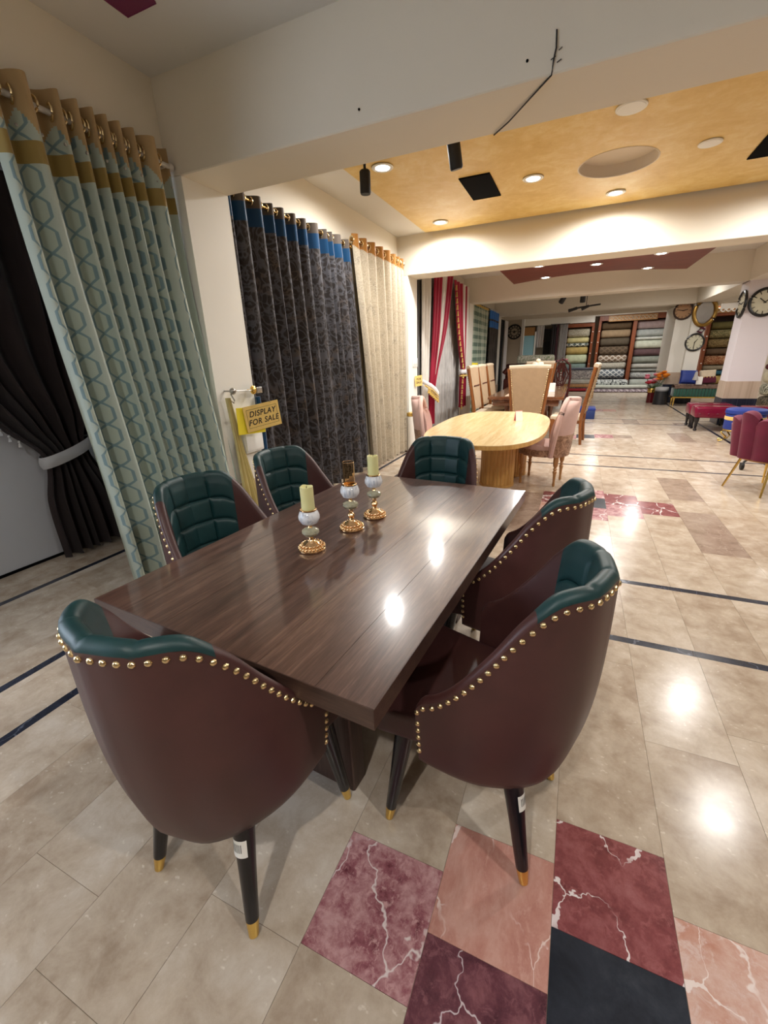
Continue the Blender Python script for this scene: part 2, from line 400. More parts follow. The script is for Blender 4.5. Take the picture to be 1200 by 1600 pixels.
def tag(o, label=None, cat=None, group=None, kind=None):
    for k, v in (('label', label), ('category', cat), ('group', group), ('kind', kind)):
        if v: o[k] = v
    return o
def put(name, me, mat, parent=None, loc=None, rotz=None):
    if isinstance(me, MB): me = me.mesh(name)
    if mat and not me.materials: me.materials.append(MT[mat])
    o = bpy.data.objects.new(name, me); COL.objects.link(o)
    if parent: o.parent = parent
    if loc is not None: o.location = loc
    if rotz is not None: o.rotation_euler = (0, 0, rotz)
    return o
def thing(name, label, cat, loc=(0, 0, 0), rotz=0, group=None):
    o = bpy.data.objects.new(name, None); COL.objects.link(o); o.empty_display_size = 0.1
    o.location = loc; o.rotation_euler = (0, 0, rotz)
    return tag(o, label, cat, group)
def struct(name, mb, mat, label):
    return tag(put(name, mb, mat), label, None, None, 'structure')
def dup(root, loc, rotz, label=None, skip=()):
    r = root.copy(); COL.objects.link(r); r.location = loc; r.rotation_euler = (0, 0, rotz)
    if label: r['label'] = label
    for ch in list(root.children):
        if ch.name.split('.')[0] in skip: continue
        c = ch.copy(); COL.objects.link(c); c.parent = r
        for g in list(ch.children):
            if g.name.split('.')[0] in skip: continue
            d = g.copy(); COL.objects.link(d); d.parent = c
    return r
def interp(x, xs, ys):
    """smooth (monotone-ish Catmull-Rom) interpolation"""
    n = len(xs); i = max(0, min(n - 2, next((k for k in range(n - 1) if x <= xs[k + 1]), n - 2)))
    def sl(k):
        if k <= 0: return (ys[1] - ys[0]) / (xs[1] - xs[0]) 
        if k >= n - 1: return (ys[-1] - ys[-2]) / (xs[-1] - xs[-2])
        return (ys[k + 1] - ys[k - 1]) / (xs[k + 1] - xs[k - 1])
    h = xs[i + 1] - xs[i]; t = (x - xs[i]) / h
    return ((2 * t ** 3 - 3 * t ** 2 + 1) * ys[i] + (t ** 3 - 2 * t ** 2 + t) * h * sl(i) + (-2 * t ** 3 + 3 * t ** 2) * ys[i + 1] + (t ** 3 - t ** 2) * h * sl(i + 1))
def text_mesh(txt, size, name):
    cu = bpy.data.curves.new(name, 'FONT'); cu.body = txt; cu.size = size; cu.align_x = 'CENTER'; cu.align_y = 'CENTER'
    cu.extrude = 0.0004; cu.shear = 0.25; cu.offset = 0.0012; cu.space_character = 1.12; cu.space_line = 1.05
    o = bpy.data.objects.new(name, cu); COL.objects.link(o)
    dg = bpy.context.evaluated_depsgraph_get(); dg.update()
    me = bpy.data.meshes.new_from_object(o.evaluated_get(dg)); bpy.data.objects.remove(o); bpy.data.curves.remove(cu)
    return me
ORD = ['first', 'second', 'third', 'fourth', 'fifth', 'sixth', 'seventh', 'eighth', 'ninth', 'tenth', 'eleventh']

CEIL = 3.17; SOFF = 2.655
BEAMS = [(2.514, 2.936), (6.68, 7.10), (10.82, 11.24), (14.98, 15.40)]
PX = -2.50      # face of the wall pillars
WX = -2.66      # face of the wall between them
# ------------------------------------------------------------------ floor
floor = struct('floor', MB().box(-4.3, 9.5, -6.2, 22.2, -0.2, -0.003), 'grout', 'polished beige marble floor with dark inlaid lines')
XS = [-4.2, -3.446, -2.475, -2.10, 2.455, 9.4]
YS = [-6.1, 2.289, 2.999, 6.42, 7.148, 10.60, 11.30, 14.72, 15.42, 22.1]
SW = 0.025
TW = 0.3133; TX0 = 0.103
def unit_tile():
    b = MB(); e = 0.004
    vs = [(-.5, -.5, 0), (.5, -.5, 0), (.5, .5, 0), (-.5, .5, 0), (-.5, -.5, -1), (.5, -.5, -1), (.5, .5, -1), (-.5, .5, -1)]
    b.add(vs, [(0, 1, 2, 3), (4, 5, 1, 0), (5, 6, 2, 1), (6, 7, 3, 2), (7, 4, 0, 3)])
    return b
tile_me = {}
def tile_mesh(mat):
    if mat not in tile_me:
        me = unit_tile().mesh('tile', smooth=False); me.materials.append(MT[mat]); tile_me[mat] = me
    return tile_me[mat]
special = []   # (x0,x1,y0,y1,mat) decorated tiles
cx = lambda k: TX0 + TW * k
def sp(k, y0, y1, mat, w=1): special.append((cx(k), cx(k + w), y0, y1, mat))
sp(-2, .51, .825, 'tile_purple'); sp(-1, .667, .98, 'tile_pink'); sp(-1, .353, .667, 'tile_dark_purple')
sp(0, .813, 1.127, 'tile_red'); sp(0, .50, .813, 'tile_black'); sp(0, .187, .50, 'tile_purple'); sp(1, .655, .968, 'tile_salmon'); sp(1, .34, .655, 'tile_red')
sp(2, .50, .813, 'tile_taupe')
sp(0, 4.9, 5.20, 'tile_purple'); sp(0, 4.56, 4.9, 'tile_black'); sp(0, 4.2, 4.56, 'tile_purple')
sp(1, 4.72, 5.10, 'tile_red'); sp(1, 4.36, 4.72, 'tile_purple'); sp(2, 4.52, 4.93, 'tile_red')
sp(3, 3.70, 4.70, 'tile_taupe'); sp(3, 5.1, 6.0, 'tile_taupe'); sp(-1, 4.6, 5.0, 'tile_red'); sp(-1, 4.2, 4.6, 'tile_salmon')
sp(0, 8.6, 9.0, 'tile_black'); sp(1, 8.7, 9.1, 'tile_purple'); sp(2, 8.75, 9.1, 'tile_taupe')
sp(-1, 8.5, 8.9, 'tile_purple'); sp(1, 12.8, 13.3, 'tile_purple'); sp(2, 12.8, 13.3, 'tile_pink')
tiles = []
rng = random.Random(3)
for xi in range(len(XS) - 1):
    xa, xb = XS[xi] + SW, XS[xi + 1] - SW
    ks = range(int(math.floor((xa - TX0) / TW)), int(math.ceil((xb - TX0) / TW)))
    for k in ks:
        x0, x1 = max(xa, cx(k)), min(xb, cx(k + 1))
        if x1 - x0 < 0.012: continue
        for yi in range(len(YS) - 1):
            ya, yb = YS[yi] + SW, YS[yi + 1] - SW
            sps = sorted([t for t in special if abs(t[0] - cx(k)) < 0.01 and t[2] >= ya and t[3] <= yb], key=lambda t: t[2])
            segs = []; y = ya
            for t in sps: segs.append((y, t[2])); y = t[3]
            segs.append((y, yb))
            for (p, q) in segs:
                yy = p
                first = rng.choice((0.313, 0.47, 0.626, 0.8))
                while q - yy > 1e-3:
                    L = first if yy == p and p == ya else rng.choice((0.626, 0.626, 0.94))
                    if q - yy - L < 0.16: L = q - yy
                    mt = 'tile_beige'
                    if yy > 3 and rng.random() < 0.025: mt = 'tile_taupe'
                    tiles.append((x0, x1, yy, yy + L, mt)); yy += L
            for t in sps: tiles.append((x0, x1, t[2], t[3], t[4]))
R3 = cam.matrix_world.to_3x3().inverted()
def in_view(x, y):
    q = R3 @ (Vector((x, y, 0)) - cam.location)
    if q.z > -0.05: return False, 0
    px = 600 + FPX * q.x / -q.z; py = 800 - FPX * q.y / -q.z
    return (-60 < px < 1260 and py < 1680), -q.z
vis = []; rest = []
for t in tiles:
    ok = [in_view(a, b) for a in (t[0], t[1]) for b in (t[2], t[3])]
    d = min(o[1] for o in ok) if any(o[0] for o in ok) else 1e9
    (vis if any(o[0] for o in ok) else rest).append((d, t))
vis.sort(key=lambda a: a[0])
near, far = vis[:300], vis[300:] + rest
G = 0.0006
for d, (x0, x1, y0, y1, mt) in near:
    o = bpy.data.objects.new('tile', tile_mesh(mt)); COL.objects.link(o); o.parent = floor
    o.location = ((x0 + x1) / 2, (y0 + y1) / 2, 0); o.scale = (x1 - x0 - 2 * G, y1 - y0 - 2 * G, 0.004)
fm = {}
for d, (x0, x1, y0, y1, mt) in far:
    b = fm.setdefault(mt, MB()); b.add([(x0 + G, y0 + G, 0), (x1 - G, y0 + G, 0), (x1 - G, y1 - G, 0), (x0 + G, y1 - G, 0)], [(0, 1, 2, 3)])
far_b = MB(); mats = list(fm); fmi = []
for i, k in enumerate(mats):
    far_b.add(fm[k].v, fm[k].f); fmi += [i] * len(fm[k].f)
me = far_b.mesh('tile_field', smooth=False)
for k in mats: me.materials.append(MT[k])
me.polygons.foreach_set('material_index', fmi)
tag(put('tile_field', me, None, floor), kind='stuff')
for yi in range(1, len(YS) - 1):     # dark inlaid strips, in lengths as laid
    x = -2.075
    while x < 9.4:
        L = min(0.93, 9.4 - x)
        if abs(x - 2.455) > 5e-2:
            put('inlay_strip', MB().box(x + .001, x + L - .001, YS[yi] - SW, YS[yi] + SW, -.004, 0.0), 'strip_black', floor)
        x += L
        if x > 4 and yi > 2: 
            put('inlay_strip', MB().box(x + .001, 9.4, YS[yi] - SW, YS[yi] + SW, -.004, 0.0), 'strip_black', floor); break
for xi in range(1, len(XS) - 1):
    y = -1.0
    while y < 20:
        L = 0.93 if y < 8 else 3.0
        put('inlay_strip', MB().box(XS[xi] - SW, XS[xi] + SW, y + .001, y + L - .001, -.004, 0.0003), 'strip_black', floor); y += L

# ------------------------------------------------------------------ walls, pillars, beams, ceiling
struct('ceiling', MB().box(-4.3, 9.5, -6.2, 2.9, CEIL, CEIL + 0.15).box(-4.3, 9.5, 6.7, 22.2, CEIL, CEIL + 0.15).box(-4.3, -2.19, 2.9, 6.7, CEIL, CEIL + .15).box(3.09, 9.5, 2.9, 6.7, CEIL, CEIL + .15).box(-2.19, 3.09, 2.9, 6.7, CEIL + .12, CEIL + .15), 'ceiling_paint', 'flat pale grey plaster ceiling between the beams')
def holed(x0, x1, y0, y1, c, r, z0, z1, n=64):
    b = MB(); inn, out = [], []
    for k in range(n):
        a = 2 * pi * k / n; dx, dy = cos(a), sin(a)
        inn.append((c[0] + r * dx, c[1] + r * dy))
        tt = min([q for q in ((x1 - c[0]) / dx if dx > 1e-6 else 9e9, (x0 - c[0]) / dx if dx < -1e-6 else 9e9, (y1 - c[1]) / dy if dy > 1e-6 else 9e9, (y0 - c[1]) / dy if dy < -1e-6 else 9e9)])
        out.append((c[0] + tt * dx, c[1] + tt * dy))
    for cxn, cyn in ((x0, y0), (x1, y0), (x1, y1), (x0, y1)):
        k = min(range(n), key=lambda i: (out[i][0] - cxn) ** 2 + (out[i][1] - cyn) ** 2); out[k] = (cxn, cyn)
    vs = [(*p, z) for z in (z0, z1) for p in inn] + [(*p, z) for z in (z0, z1) for p in out]
    for k in range(n):
        j = (k + 1) % n
        b.f += [(k, j, 2 * n + j, 2 * n + k), (n + k, n + j, 3 * n + j, 3 * n + k), (k, j, n + j, n + k), (2 * n + k, 2 * n + j, 3 * n + j, 3 * n + k)]
    b.v = vs; return b
panel = struct('ceiling_panel', holed(-2.2, 3.1, 2.9, 6.62, (.12, 5.33), .34, CEIL - 0.012, CEIL + 0.11), 'yellow_plaster', 'mottled ochre yellow plaster panel on the ceiling')
for i, (a, b) in enumerate(BEAMS):
    struct('ceiling_beam', MB().bbox(PX - 0.3, 9.4, a, b, SOFF, CEIL + 0.02, 0.006, 1), 'beam_paint',
           ['cream plaster beam with a dangling cable and crack above the walnut table', 'cream plaster beam between ochre ceiling and mahogany panel', 'cream plaster beam behind the mahogany ceiling panel', 'white plaster beam before the fabric racks'][i])
struct('ceiling_beam', MB().box(2.72, 3.25, 7.0, 15.2, SOFF, CEIL + 0.02), 'beam_paint', 'cream plaster beam running lengthwise over the showroom pillars')
struct('ceiling_beam', MB().box(-4.2, 9.4, -1.9, -1.5, SOFF, CEIL + 0.02), 'beam_paint', 'cream plaster beam at the entrance end of the showroom')
for i, (a, b) in enumerate(BEAMS):
    p = struct('pillar', MB().box(-2.9, PX, a, b, 0, SOFF), 'pillar_paint',
           ['white wall pillar with crystal hook and hanging sale card', 'cream wall pillar beside the white standing roll', 'white wall pillar beside the crimson curtain', 'white wall pillar beside the bark grey curtain'][i])
    put('skirting', MB().box(-2.88, PX + 0.008, a - .008, b + .008, 0, 0.55), 'granite_beige', p)
lo = 2.80
struct('wall_left', MB().box(-2.95, WX, 2.9, 22, 0, CEIL), 'wall_paint', 'cream side wall behind the row of hanging curtains')
struct('wall_header', MB().box(-2.95, WX + 0.04, -6, 2.52, 2.72, CEIL), 'wall_paint', 'cream wall strip above the trellis curtain')
struct('wall_recess', MB().box(-4.2, -3.9, 0.2, 2.9, 0.0, CEIL).box(-4.2, -3.9, -6, -2.6, 0, CEIL).box(-4.2, -3.9, -2.6, .2, 0, .7).box(-4.2, -3.9, -2.6, .2, 2.5, CEIL), 'recess_paint', 'pale grey wall of the recess behind the trellis curtain')
wn = struct('window_left_offscreen', MB().tube([(-4.0, -2.58, .72), (-4.0, .18, .72), (-4.0, .18, 2.48), (-4.0, -2.58, 2.48)], .03, 4, True), 'white_plastic', 'daylit window in the recess behind the curtains')
put('mullion', MB().box(-4.03, -3.97, -1.22, -1.16, .72, 2.48), 'white_plastic', wn)
struct('wall_recess_end', MB().box(-4.2, -2.7, 2.75, 2.93, 0, CEIL), 'recess_paint', 'grey end wall of the curtain recess')
struct('baseboard_recess', MB().box(-3.9, -3.885, -6, 2.8, 0, 0.02), 'hatch_dark', 'thin dark strip along the foot of the recess wall')
struct('wall_back', MB().box(-4.3, 9.5, 21.5, 21.9, 0, CEIL), 'wall_paint', 'white end wall behind the fabric racks')
struct('wall_right', MB().box(9.3, 9.6, -6, 22, 0, CEIL), 'wall_paint', 'cream wall on the far side of the showroom')
struct('wall_front', MB().box(-4.3, 9.5, -6.2, -6.0, 0, CEIL), 'wall_paint', 'cream wall at the entrance end of the showroom')
struct('trim_1', MB().box(0.4, 3.5, 20.72, 21.5, 2.86, CEIL), 'pillar_paint', 'white bulkhead over the double fabric rack')
struct('trim_2', MB().box(-2.7, 0.4, 20.72, 21.5, 2.64, CEIL), 'pillar_paint', 'white bulkhead over the single fabric rack')
struct('wall_partition', MB().box(-2.66, -1.97, 17.0, 17.15, 0, SOFF), 'partition_paint', 'beige partition wall carrying a black skeleton clock')
struct('trim_3', MB().box(-2.03, -1.94, 16.95, 17.17, 0, SOFF), 'white_plastic', 'white upright trim at the end of the beige partition')
struct('wall_partition_head', MB().box(-2.66, 3.5, 17.0, 17.15, SOFF, CEIL), 'beam_paint', 'white strip of wall above the partition')
# showroom pillars
def room_pillar(x0, x1, y0, y1, label, paint_='lilac_paint'):
    p = struct('pillar', MB().box(x0, x1, y0, y1, 0, SOFF), paint_, label)
    put('skirting', MB().box(x0 - .012, x1 + .012, y0 - .012, y1 + .012, 0.53, 0.86), 'granite_beige', p)
    put('plinth', MB().box(x0 - .016, x1 + .016, y0 - .016, y1 + .016, 0, 0.53), 'strip_black', p)
room_pillar(2.75, 3.28, 10.8, 11.3, 'lilac white pillar with a big ivory clock behind the burgundy benches')
room_pillar(2.72, 3.06, 15.05, 15.45, 'white pillar carrying the oval mirror and black rimmed clock', 'pillar_paint')
room_pillar(2.36, 2.72, 15.25, 17.0, 'white pillar carrying the tan clock beside the double rack', 'pillar_paint')
for x, y in ((6.9, 2.6), (6.9, 6.8)):
    room_pillar(x, x + .45, y, y + .45, 'white pillar in the far aisle of the showroom', 'pillar_paint')
# cable, crack and holes on the first beam
cb = put('cable', MB().tube([(-.576, 2.93, SOFF - .006), (-.48, 2.81, SOFF - .012), (-.38, 2.68, SOFF - .007), (-.254, 2.511, SOFF - .004), (-.250, 2.509, 2.70), (-.243, 2.509, 2.74), (-.247, 2.509, 2.80)], 0.0035, 6), 'dark_metal')
tag(cb, 'thin dark cable stapled across the underside of the beam above the table', 'cable')
for (x, z, L) in ((-.262, 2.705, .02), (-.236, 2.69, .018), (-.232, 2.73, .014)):
    put('staple', MB().tube([(x, 2.511, z), (x + L, 2.507, z + .006)], .002, 5), 'dark_metal', cb)
for x, z in ((-1.202, 2.727), (-.362, 2.726)):
    o = put('wall_plug', MB().lathe([(.006, -.002), (.006, .004), (.0035, .004), (.0035, -.002)], 10, (x, 2.513, z), 'y'), 'hatch_dark')
    tag(o, 'small dark screw plug in the cream beam %s' % ('beside the dark cable' if x > -1 else 'away from the dark cable'), 'plug', 'screw plugs in the beam')

# ------------------------------------------------------------------ ceiling fittings
def downlight_mesh(z):
    r_ = MB().lathe([(.048, 0.0), (.075, -.004), (.078, -.008), (.072, -.014), (.052, -.012), (.048, 0.0)], 28, cap=False)
    b_ = MB().lathe([(.0005, -.010), (.03, -.0095), (.049, -.006)], 28, cap=False)
    return r_.mesh('trim_ring'), b_.mesh('bulb')
RING, BULB = downlight_mesh(0)
def downlight(x, y, z, label, group):
    q = R3 @ (Vector((x, y, z)) - cam.location)
    seen = q.z < 0 and 0 <= 600 + FPX * q.x / -q.z <= 1200 and 0 <= 800 - FPX * q.y / -q.z <= 1600
    off = '' if seen else '_offscreen'
    t = thing('downlight' + off, label, 'lamp', (x, y, z), 0, group)
    put('trim_ring', RING, 'white_plastic', t); put('bulb', BULB, 'lamp_glow', t); t.scale = (1.3, 1.3, 1)
    l = bpy.data.lights.new('lamp_beam' + off, 'SPOT'); l.energy = LAMP; l.color = LAMP_COL; l.spot_size = RAD(172); l.spot_blend = 0.75; l.shadow_soft_size = .045
    lo_ = bpy.data.objects.new('lamp_beam' + off, l); COL.objects.link(lo_); lo_.parent = t; lo_.location = (0, 0, -.03)
for x, y in ((-1.86, 4.34), (-1.87, 6.24), (-.63, 5.3), (.16, 6.19), (1.85, 4.15), (1.85, 5.85)):
    downlight(x, y, CEIL - .012, {(-1.86, 4.34): 'lit downlight in the ochre ceiling beside the upright black spotlight', (-1.87, 6.24): 'lit downlight in the ochre ceiling corner near the cream curtain',
              (-.63, 5.3): 'lit downlight in the ochre ceiling between black hatch and white rose', (.16, 6.19): 'lit downlight in the ochre ceiling between white rose and second beam'}.get((x, y), 'lit downlight on the aisle side of the ochre ceiling'), 'downlights in the ochre ceiling')
PZ = 2.88
for x, y in ((-.80, 8.39), (-.78, 9.67), (.08, 8.79), (.93, 9.72), (.96, 8.44)):
    downlight(x, y, PZ, 'lit round downlight in the mahogany ceiling panel', 'downlights in the mahogany panel')
# lamps of the other bays: floor glints or leg shadows place most; two aisle ones assumed
for x, y in ((1.83, 12.95), (.9, 19.4), (1.84, 18.65), (3.7, 17.9), (5.0, 20.0), (5.6, 16.3), (5.0, 8.9), (5.0, 12.8), (1.85, .1), (-.3, -1.2)):
    downlight(x, y, CEIL, 'lit round downlight in the pale grey ceiling', 'downlights in the pale ceiling')
# mahogany panel: straight ends, back edge bowed in
poly = [(-1.42, 7.4), (1.66, 7.4), (1.66, 8.25), (1.62, 9.9)]
poly = [(-1.46, 8.0), (-1.44, 10.2)] + [(-1.44 + 3.02 * k / 14, 10.2 + .12 * k / 14 - .62 * sin(pi * k / 14)) for k in range(1, 14)] + [(1.62, 10.3), (1.66, 7.9)]
poly += [(1.2 - 2.66 * k / 10, 7.4 + .1 * sin(pi * k / 10)) for k in range(11)]
struct('ceiling_panel', MB().prism(poly, PZ, CEIL), 'mahogany', 'red brown mahogany ceiling panel with a bowed edge')
# recessed dome, discs, hatches
d = tag(put('ceiling_dome', MB().lathe([(.338, .002), (.337, .10), (.31, .115), (.0005, .118)], 40, (.12, 5.33, CEIL - .012), cap=False), 'dome_white'),
    'large round white ceiling rose in the ochre ceiling', 'ceiling rose')
put('rim', MB().torus((.12, 5.33, CEIL - .010), .338, .007, 'z', 48, 8), 'dome_white', d)
for (x, y, r) in ((.14, 4.27, .1), (.82, 5.24, .085)):
    o = tag(put('ceiling_disc', MB().lathe([(r, -.012), (r, -.02), (r * .92, -.028), (r * .6, -.03), (.0005, -.03)], 28, (x, y, CEIL)), 'white_plastic'),
        'small unlit white disc cover on the ochre ceiling %s' % ('between the beam cable and white rose' if y < 5 else 'between white rose and black hatch'), 'lamp cover', 'unlit disc covers')
    put('rim', MB().torus((x, y, CEIL - .02), r, .006, 'z', 28, 6), 'white_plastic', o)
def hatch(x0, x1, y0, y1, label):
    t = tag(put('ceiling_hatch', MB().box(x0, x1, y0, y1, CEIL - .02, CEIL - .008), 'hatch_dark'), label, 'hatch')
    put('frame', MB().tube([(x0, y0, CEIL - .018), (x1, y0, CEIL - .018), (x1, y1, CEIL - .018), (x0, y1, CEIL - .018)], .006, 4, True), 'hatch_dark', t)
hatch(-1.30, -1.0, 4.95, 5.62, 'black square hatch in the ochre ceiling between two downlights')
hatch(1.23, 1.56, 5.2, 5.82, 'black square hatch in the ochre ceiling past the round rose')
o = put('ceiling_motif', MB().prism([(-2.29, 2.12), (-2.09, 2.12), (-1.95, 1.6), (-2.29, 1.6)], CEIL - .006, CEIL + .002), 'violet_paint')
tag(o, 'violet painted corner motif on the pale grey ceiling', 'ceiling motif')
put('edge', MB().tube([(-2.29, 1.6, CEIL - .006), (-2.29, 2.12, CEIL - .006), (-2.09, 2.12, CEIL - .006)], .003, 5), 'violet_paint', o)
def spot(x, y, ztop, tilt, label, L=.19, r=.042):
    t = thing('spotlight', label, 'spotlight', (x, y, CEIL))
    dz = ztop - CEIL
    put('stem', MB().tube([(0, 0, -.012), (0, 0, dz)], .011, 8), 'dark_metal', t)
    put('base_plate', MB().lathe([(.04, -.03), (.04, -.012)], 16), 'dark_metal', t)
    a = Vector((sin(tilt[0]), sin(tilt[1]), -cos(tilt[0]) * cos(tilt[1]))).normalized()
    P = [Vector((0, 0, dz)) + a * k for k in (0, .01, L * .5, L - .012, L)]
    put('head', MB().tube([p[:] for p in P], [r * .8, r, r, r, r * .88], 20), 'dark_metal', t)
spot(-1.67, 3.55, 2.86, (0, 0), 'black cylinder spotlight pointing straight down in front of the ochre ceiling', .155)
spot(-1.0, 3.6, 2.97, (.12, .25), 'black cylinder spotlight tilted towards the hatch in the ochre ceiling', .2, .047)
for x, t in ((-.50, (-.5, .3)), (-.09, (.0, .2))):
    spot(x, 12.0, 2.76, t, 'small black spotlight tilted sideways behind the third beam' if t[0] else 'small black spotlight hanging upright behind the third beam', .16, .06)
t = thing('track_light', 'black folded track lamp hanging under the far ceiling', 'lamp', (-.1, 12.6, CEIL))
put('bar', MB().tube([(-.3, 0, -.66), (0, .0, -.62), (.42, .12, -.57)], .02, 8), 'dark_metal', t)
put('head', MB().tube([(-.3, 0, -.69), (-.1, 0, -.63)], .036, 10), 'dark_metal', t); put('head', MB().tube([(.0, 0, -.67), (.16, 0, -.60)], .034, 10), 'dark_metal', t)
put('stem', MB().tube([(.1, 0, -.012), (.1, 0, -.61)], .008, 8), 'dark_metal', t)

# ------------------------------------------------------------------ curtains
def drape(parent, lo, hi, xc, z0, z1, nf, depth, parts, classify=None, seed=0, rows=44, cloth_w=None, sharp=0.35, axis='y', hem=0.0, per=12, wid=None, ring=None, fine=0.0):
    rg = random.Random(seed); L = lambda f, z: f(z) if callable(f) else f
    ph = [rg.uniform(0, 6.28) for _ in range(8)]
    cols = max(24, int(nf * per)) + 1
    W = cloth_w or abs(L(hi, z1) - L(lo, z1)) * 1.9
    if wid is None: wid = [rg.uniform(.62, 1.5) for _ in range(int(round(nf)))]
    nf = len(wid); cum = [0]
    for w_ in wid: cum.append(cum[-1] + w_)
    cum = [c_ / cum[-1] for c_ in cum]; mw = 1.0 / nf
    def fold_at(s):
        s = min(1, max(0, s)); k = min(nf - 1, next((q for q in range(nf) if s <= cum[q + 1]), nf - 1))
        return 2 * pi * (k + (s - cum[k]) / (cum[k + 1] - cum[k])), ((cum[k + 1] - cum[k]) / mw) ** .5
    if ring:
        zr, R_, r_, mat_ = ring; me = MB().torus((0, 0, 0), R_, r_, 'y', 20, 8).mesh('grommet'); a, b = L(lo, zr), L(hi, zr)
        for k in range(nf):
            for h_ in (0, .5):
                s_ = cum[k] + (cum[k + 1] - cum[k]) * h_
                o = put('grommet', me, mat_, parent, (L(xc, zr), a + s_ * (b - a) - .004, zr)); o.rotation_euler = (0, 0, .35 if h_ else -.35)
    vs, uv, inf = [], [], []
    for j in range(rows + 1):
        q_ = j / rows
        if fine: fb = 1 - fine / (z1 - z0); f = q_ / .55 * fb if q_ < .55 else fb + (q_ - .55) / .45 * (1 - fb)
        else: f = q_
        z = z0 + (z1 - z0) * f
        a, b = L(lo, z), L(hi, z)
        drop = 1 - f
        for i in range(cols):
            s = i / (cols - 1)
            sw = s + 0.010 * drop * sin(2 * pi * 3 * s + ph[1] + 1.2 * f)
            phase, aw = fold_at(sw)
            k = sin(phase); k = k * (1 - sharp) + sharp * (abs(k) ** 0.6) * (1 if k > 0 else -1)
            amp = depth * aw * (1 + 0.35 * drop * sin(2 * pi * 2.3 * s + ph[2]) + 0.12 * sin(5 * f + ph[3] + 7 * s))
            side = depth * 0.5 * drop * cos(phase + ph[4] * .1) * 0.5
            zz = z - (hem * drop ** 8 * (0.5 + 0.5 * sin(2 * pi * 1.7 * s + ph[5])) if hem else 0)
            p = (L(xc, z) + amp * k, a + s * (b - a) + side * sin(pi * s), zz)
            if axis == 'x': p = (p[1], p[0], p[2])
            vs.append(p); uv.append((s * W, z)); inf.append((s, z, phase))
    built = {}
    for j in range(rows):
        for i in range(cols - 1):
            q = (j * cols + i, j * cols + i + 1, (j + 1) * cols + i + 1, (j + 1) * cols + i)
            s, z, phs = [sum(inf[t][n] for t in q) / 4 for n in range(3)]
            built.setdefault(classify(s, z, phs) if classify else 0, []).append(q)
    out = []
    for key, fs in built.items():
        used = sorted({i for f in fs for i in f}); rm = {o: n for n, o in enumerate(used)}
        b = MB(); b.v = [vs[i] for i in used]; b.uv = [uv[i] for i in used]; b.f = [tuple(rm[i] for i in f) for f in fs]
        nm, mt = parts[key]
        out.append(put(nm, b.mesh(nm, 60, fix=False), mt, parent))
    return out
def rings(parent, y0, y1, n, x, z, R, r, mat, axis='y', tilt=0.0):
    me = MB().torus((0, 0, 0), R, r, 'y', 20, 8).mesh('grommet')
    for i in range(n):
        y = y0 + (y1 - y0) * (i + .5) / n
        o = put('grommet', me, mat, parent, (x, y, z)); o.rotation_euler = (0, 0, tilt * (1 if i % 2 else -1))
def rod(name, label, x, y0, y1, z, r, mat, brackets=(), wall=WX):
    t = thing(name, label, 'curtain rod', (x, y0, z))
    put('pole', MB().tube([(0, 0, 0), (0, y1 - y0, 0)], r, 12), mat, t)
    for yy in (0, y1 - y0):
        put('finial', MB().ball((0, yy, 0), r * 1.7, 12, 8), mat, t)
    for yy in brackets:
        put('bracket', MB().tube([(0, yy - y0, -r), (wall - x, yy - y0, -r)], r * .5, 8).lathe([(r * 1.8, 0), (r * 1.8, .008)], 12, (wall - x, yy - y0, -r), 'x'), mat, t)

# green trellis curtain in front of the recess
rod('curtain_rod', 'white curtain rod threaded through the beige trellis curtain header', -2.555, 0.7, 2.49, 2.70, .014, 'rod_white', (0.8, 2.44), WX + .04)
t = thing('trellis_curtain', 'grey green trellis curtain with beige eyelet header and olive band', 'curtain', (0, 0, 0))
def cls_g(s, z, ph):
    tri = abs(((ph / (2 * pi) * 2) % 1) - .5) * 2
    if z > 2.56 + .09 * tri: return 1
    if 2.42 < z < 2.525: return 2
    return 0
NG = 8.5
drape(t, lambda z: 1.52 - .02 * (z - .1) - .03 * (2.8 - z) * 0, lambda z: interp(z, [0, .6, 1.6, 2.8], [2.60, 2.58, 2.51, 2.47]), lambda z: interp(z, [0, .8, 2.0, 2.8], [-2.45, -2.47, -2.54, -2.545]), 0.035, 2.79, NG, .052,
      [('panel', 'trellis_cloth'), ('header', 'header_beige'), ('band', 'band_olive')], cls_g, 5, 100, 2.0, .3, hem=.0, per=22, fine=.26, wid=[1.3, 1.7, .95, .85, .75, .75, .8, .95, 1.9], ring=(2.70, .034, .006, 'nail_brass'))
me = MB().ball((0, 0, 0), .008, 8, 6).mesh('button')
for k in range(9):
    put('button', me, 'steel', t, (-2.50, 1.56 + k * .108, 2.565))
# gathered outer end of the same fabric (loose lining) beside the pillar
t = thing('lining_curtain', 'pale yellow lining cloth hanging beside the white pillar', 'curtain', (0, 0, 0))
drape(t, lambda z: interp(z, [0, .8, 1.25], [2.60, 2.585, 2.555]), lambda z: interp(z, [0, .8, 1.25], [2.88, 2.69, 2.60]), -2.455, .03, 1.25, 4, .014, [('panel', 'lining_cream')], None, 11, 30, .6)

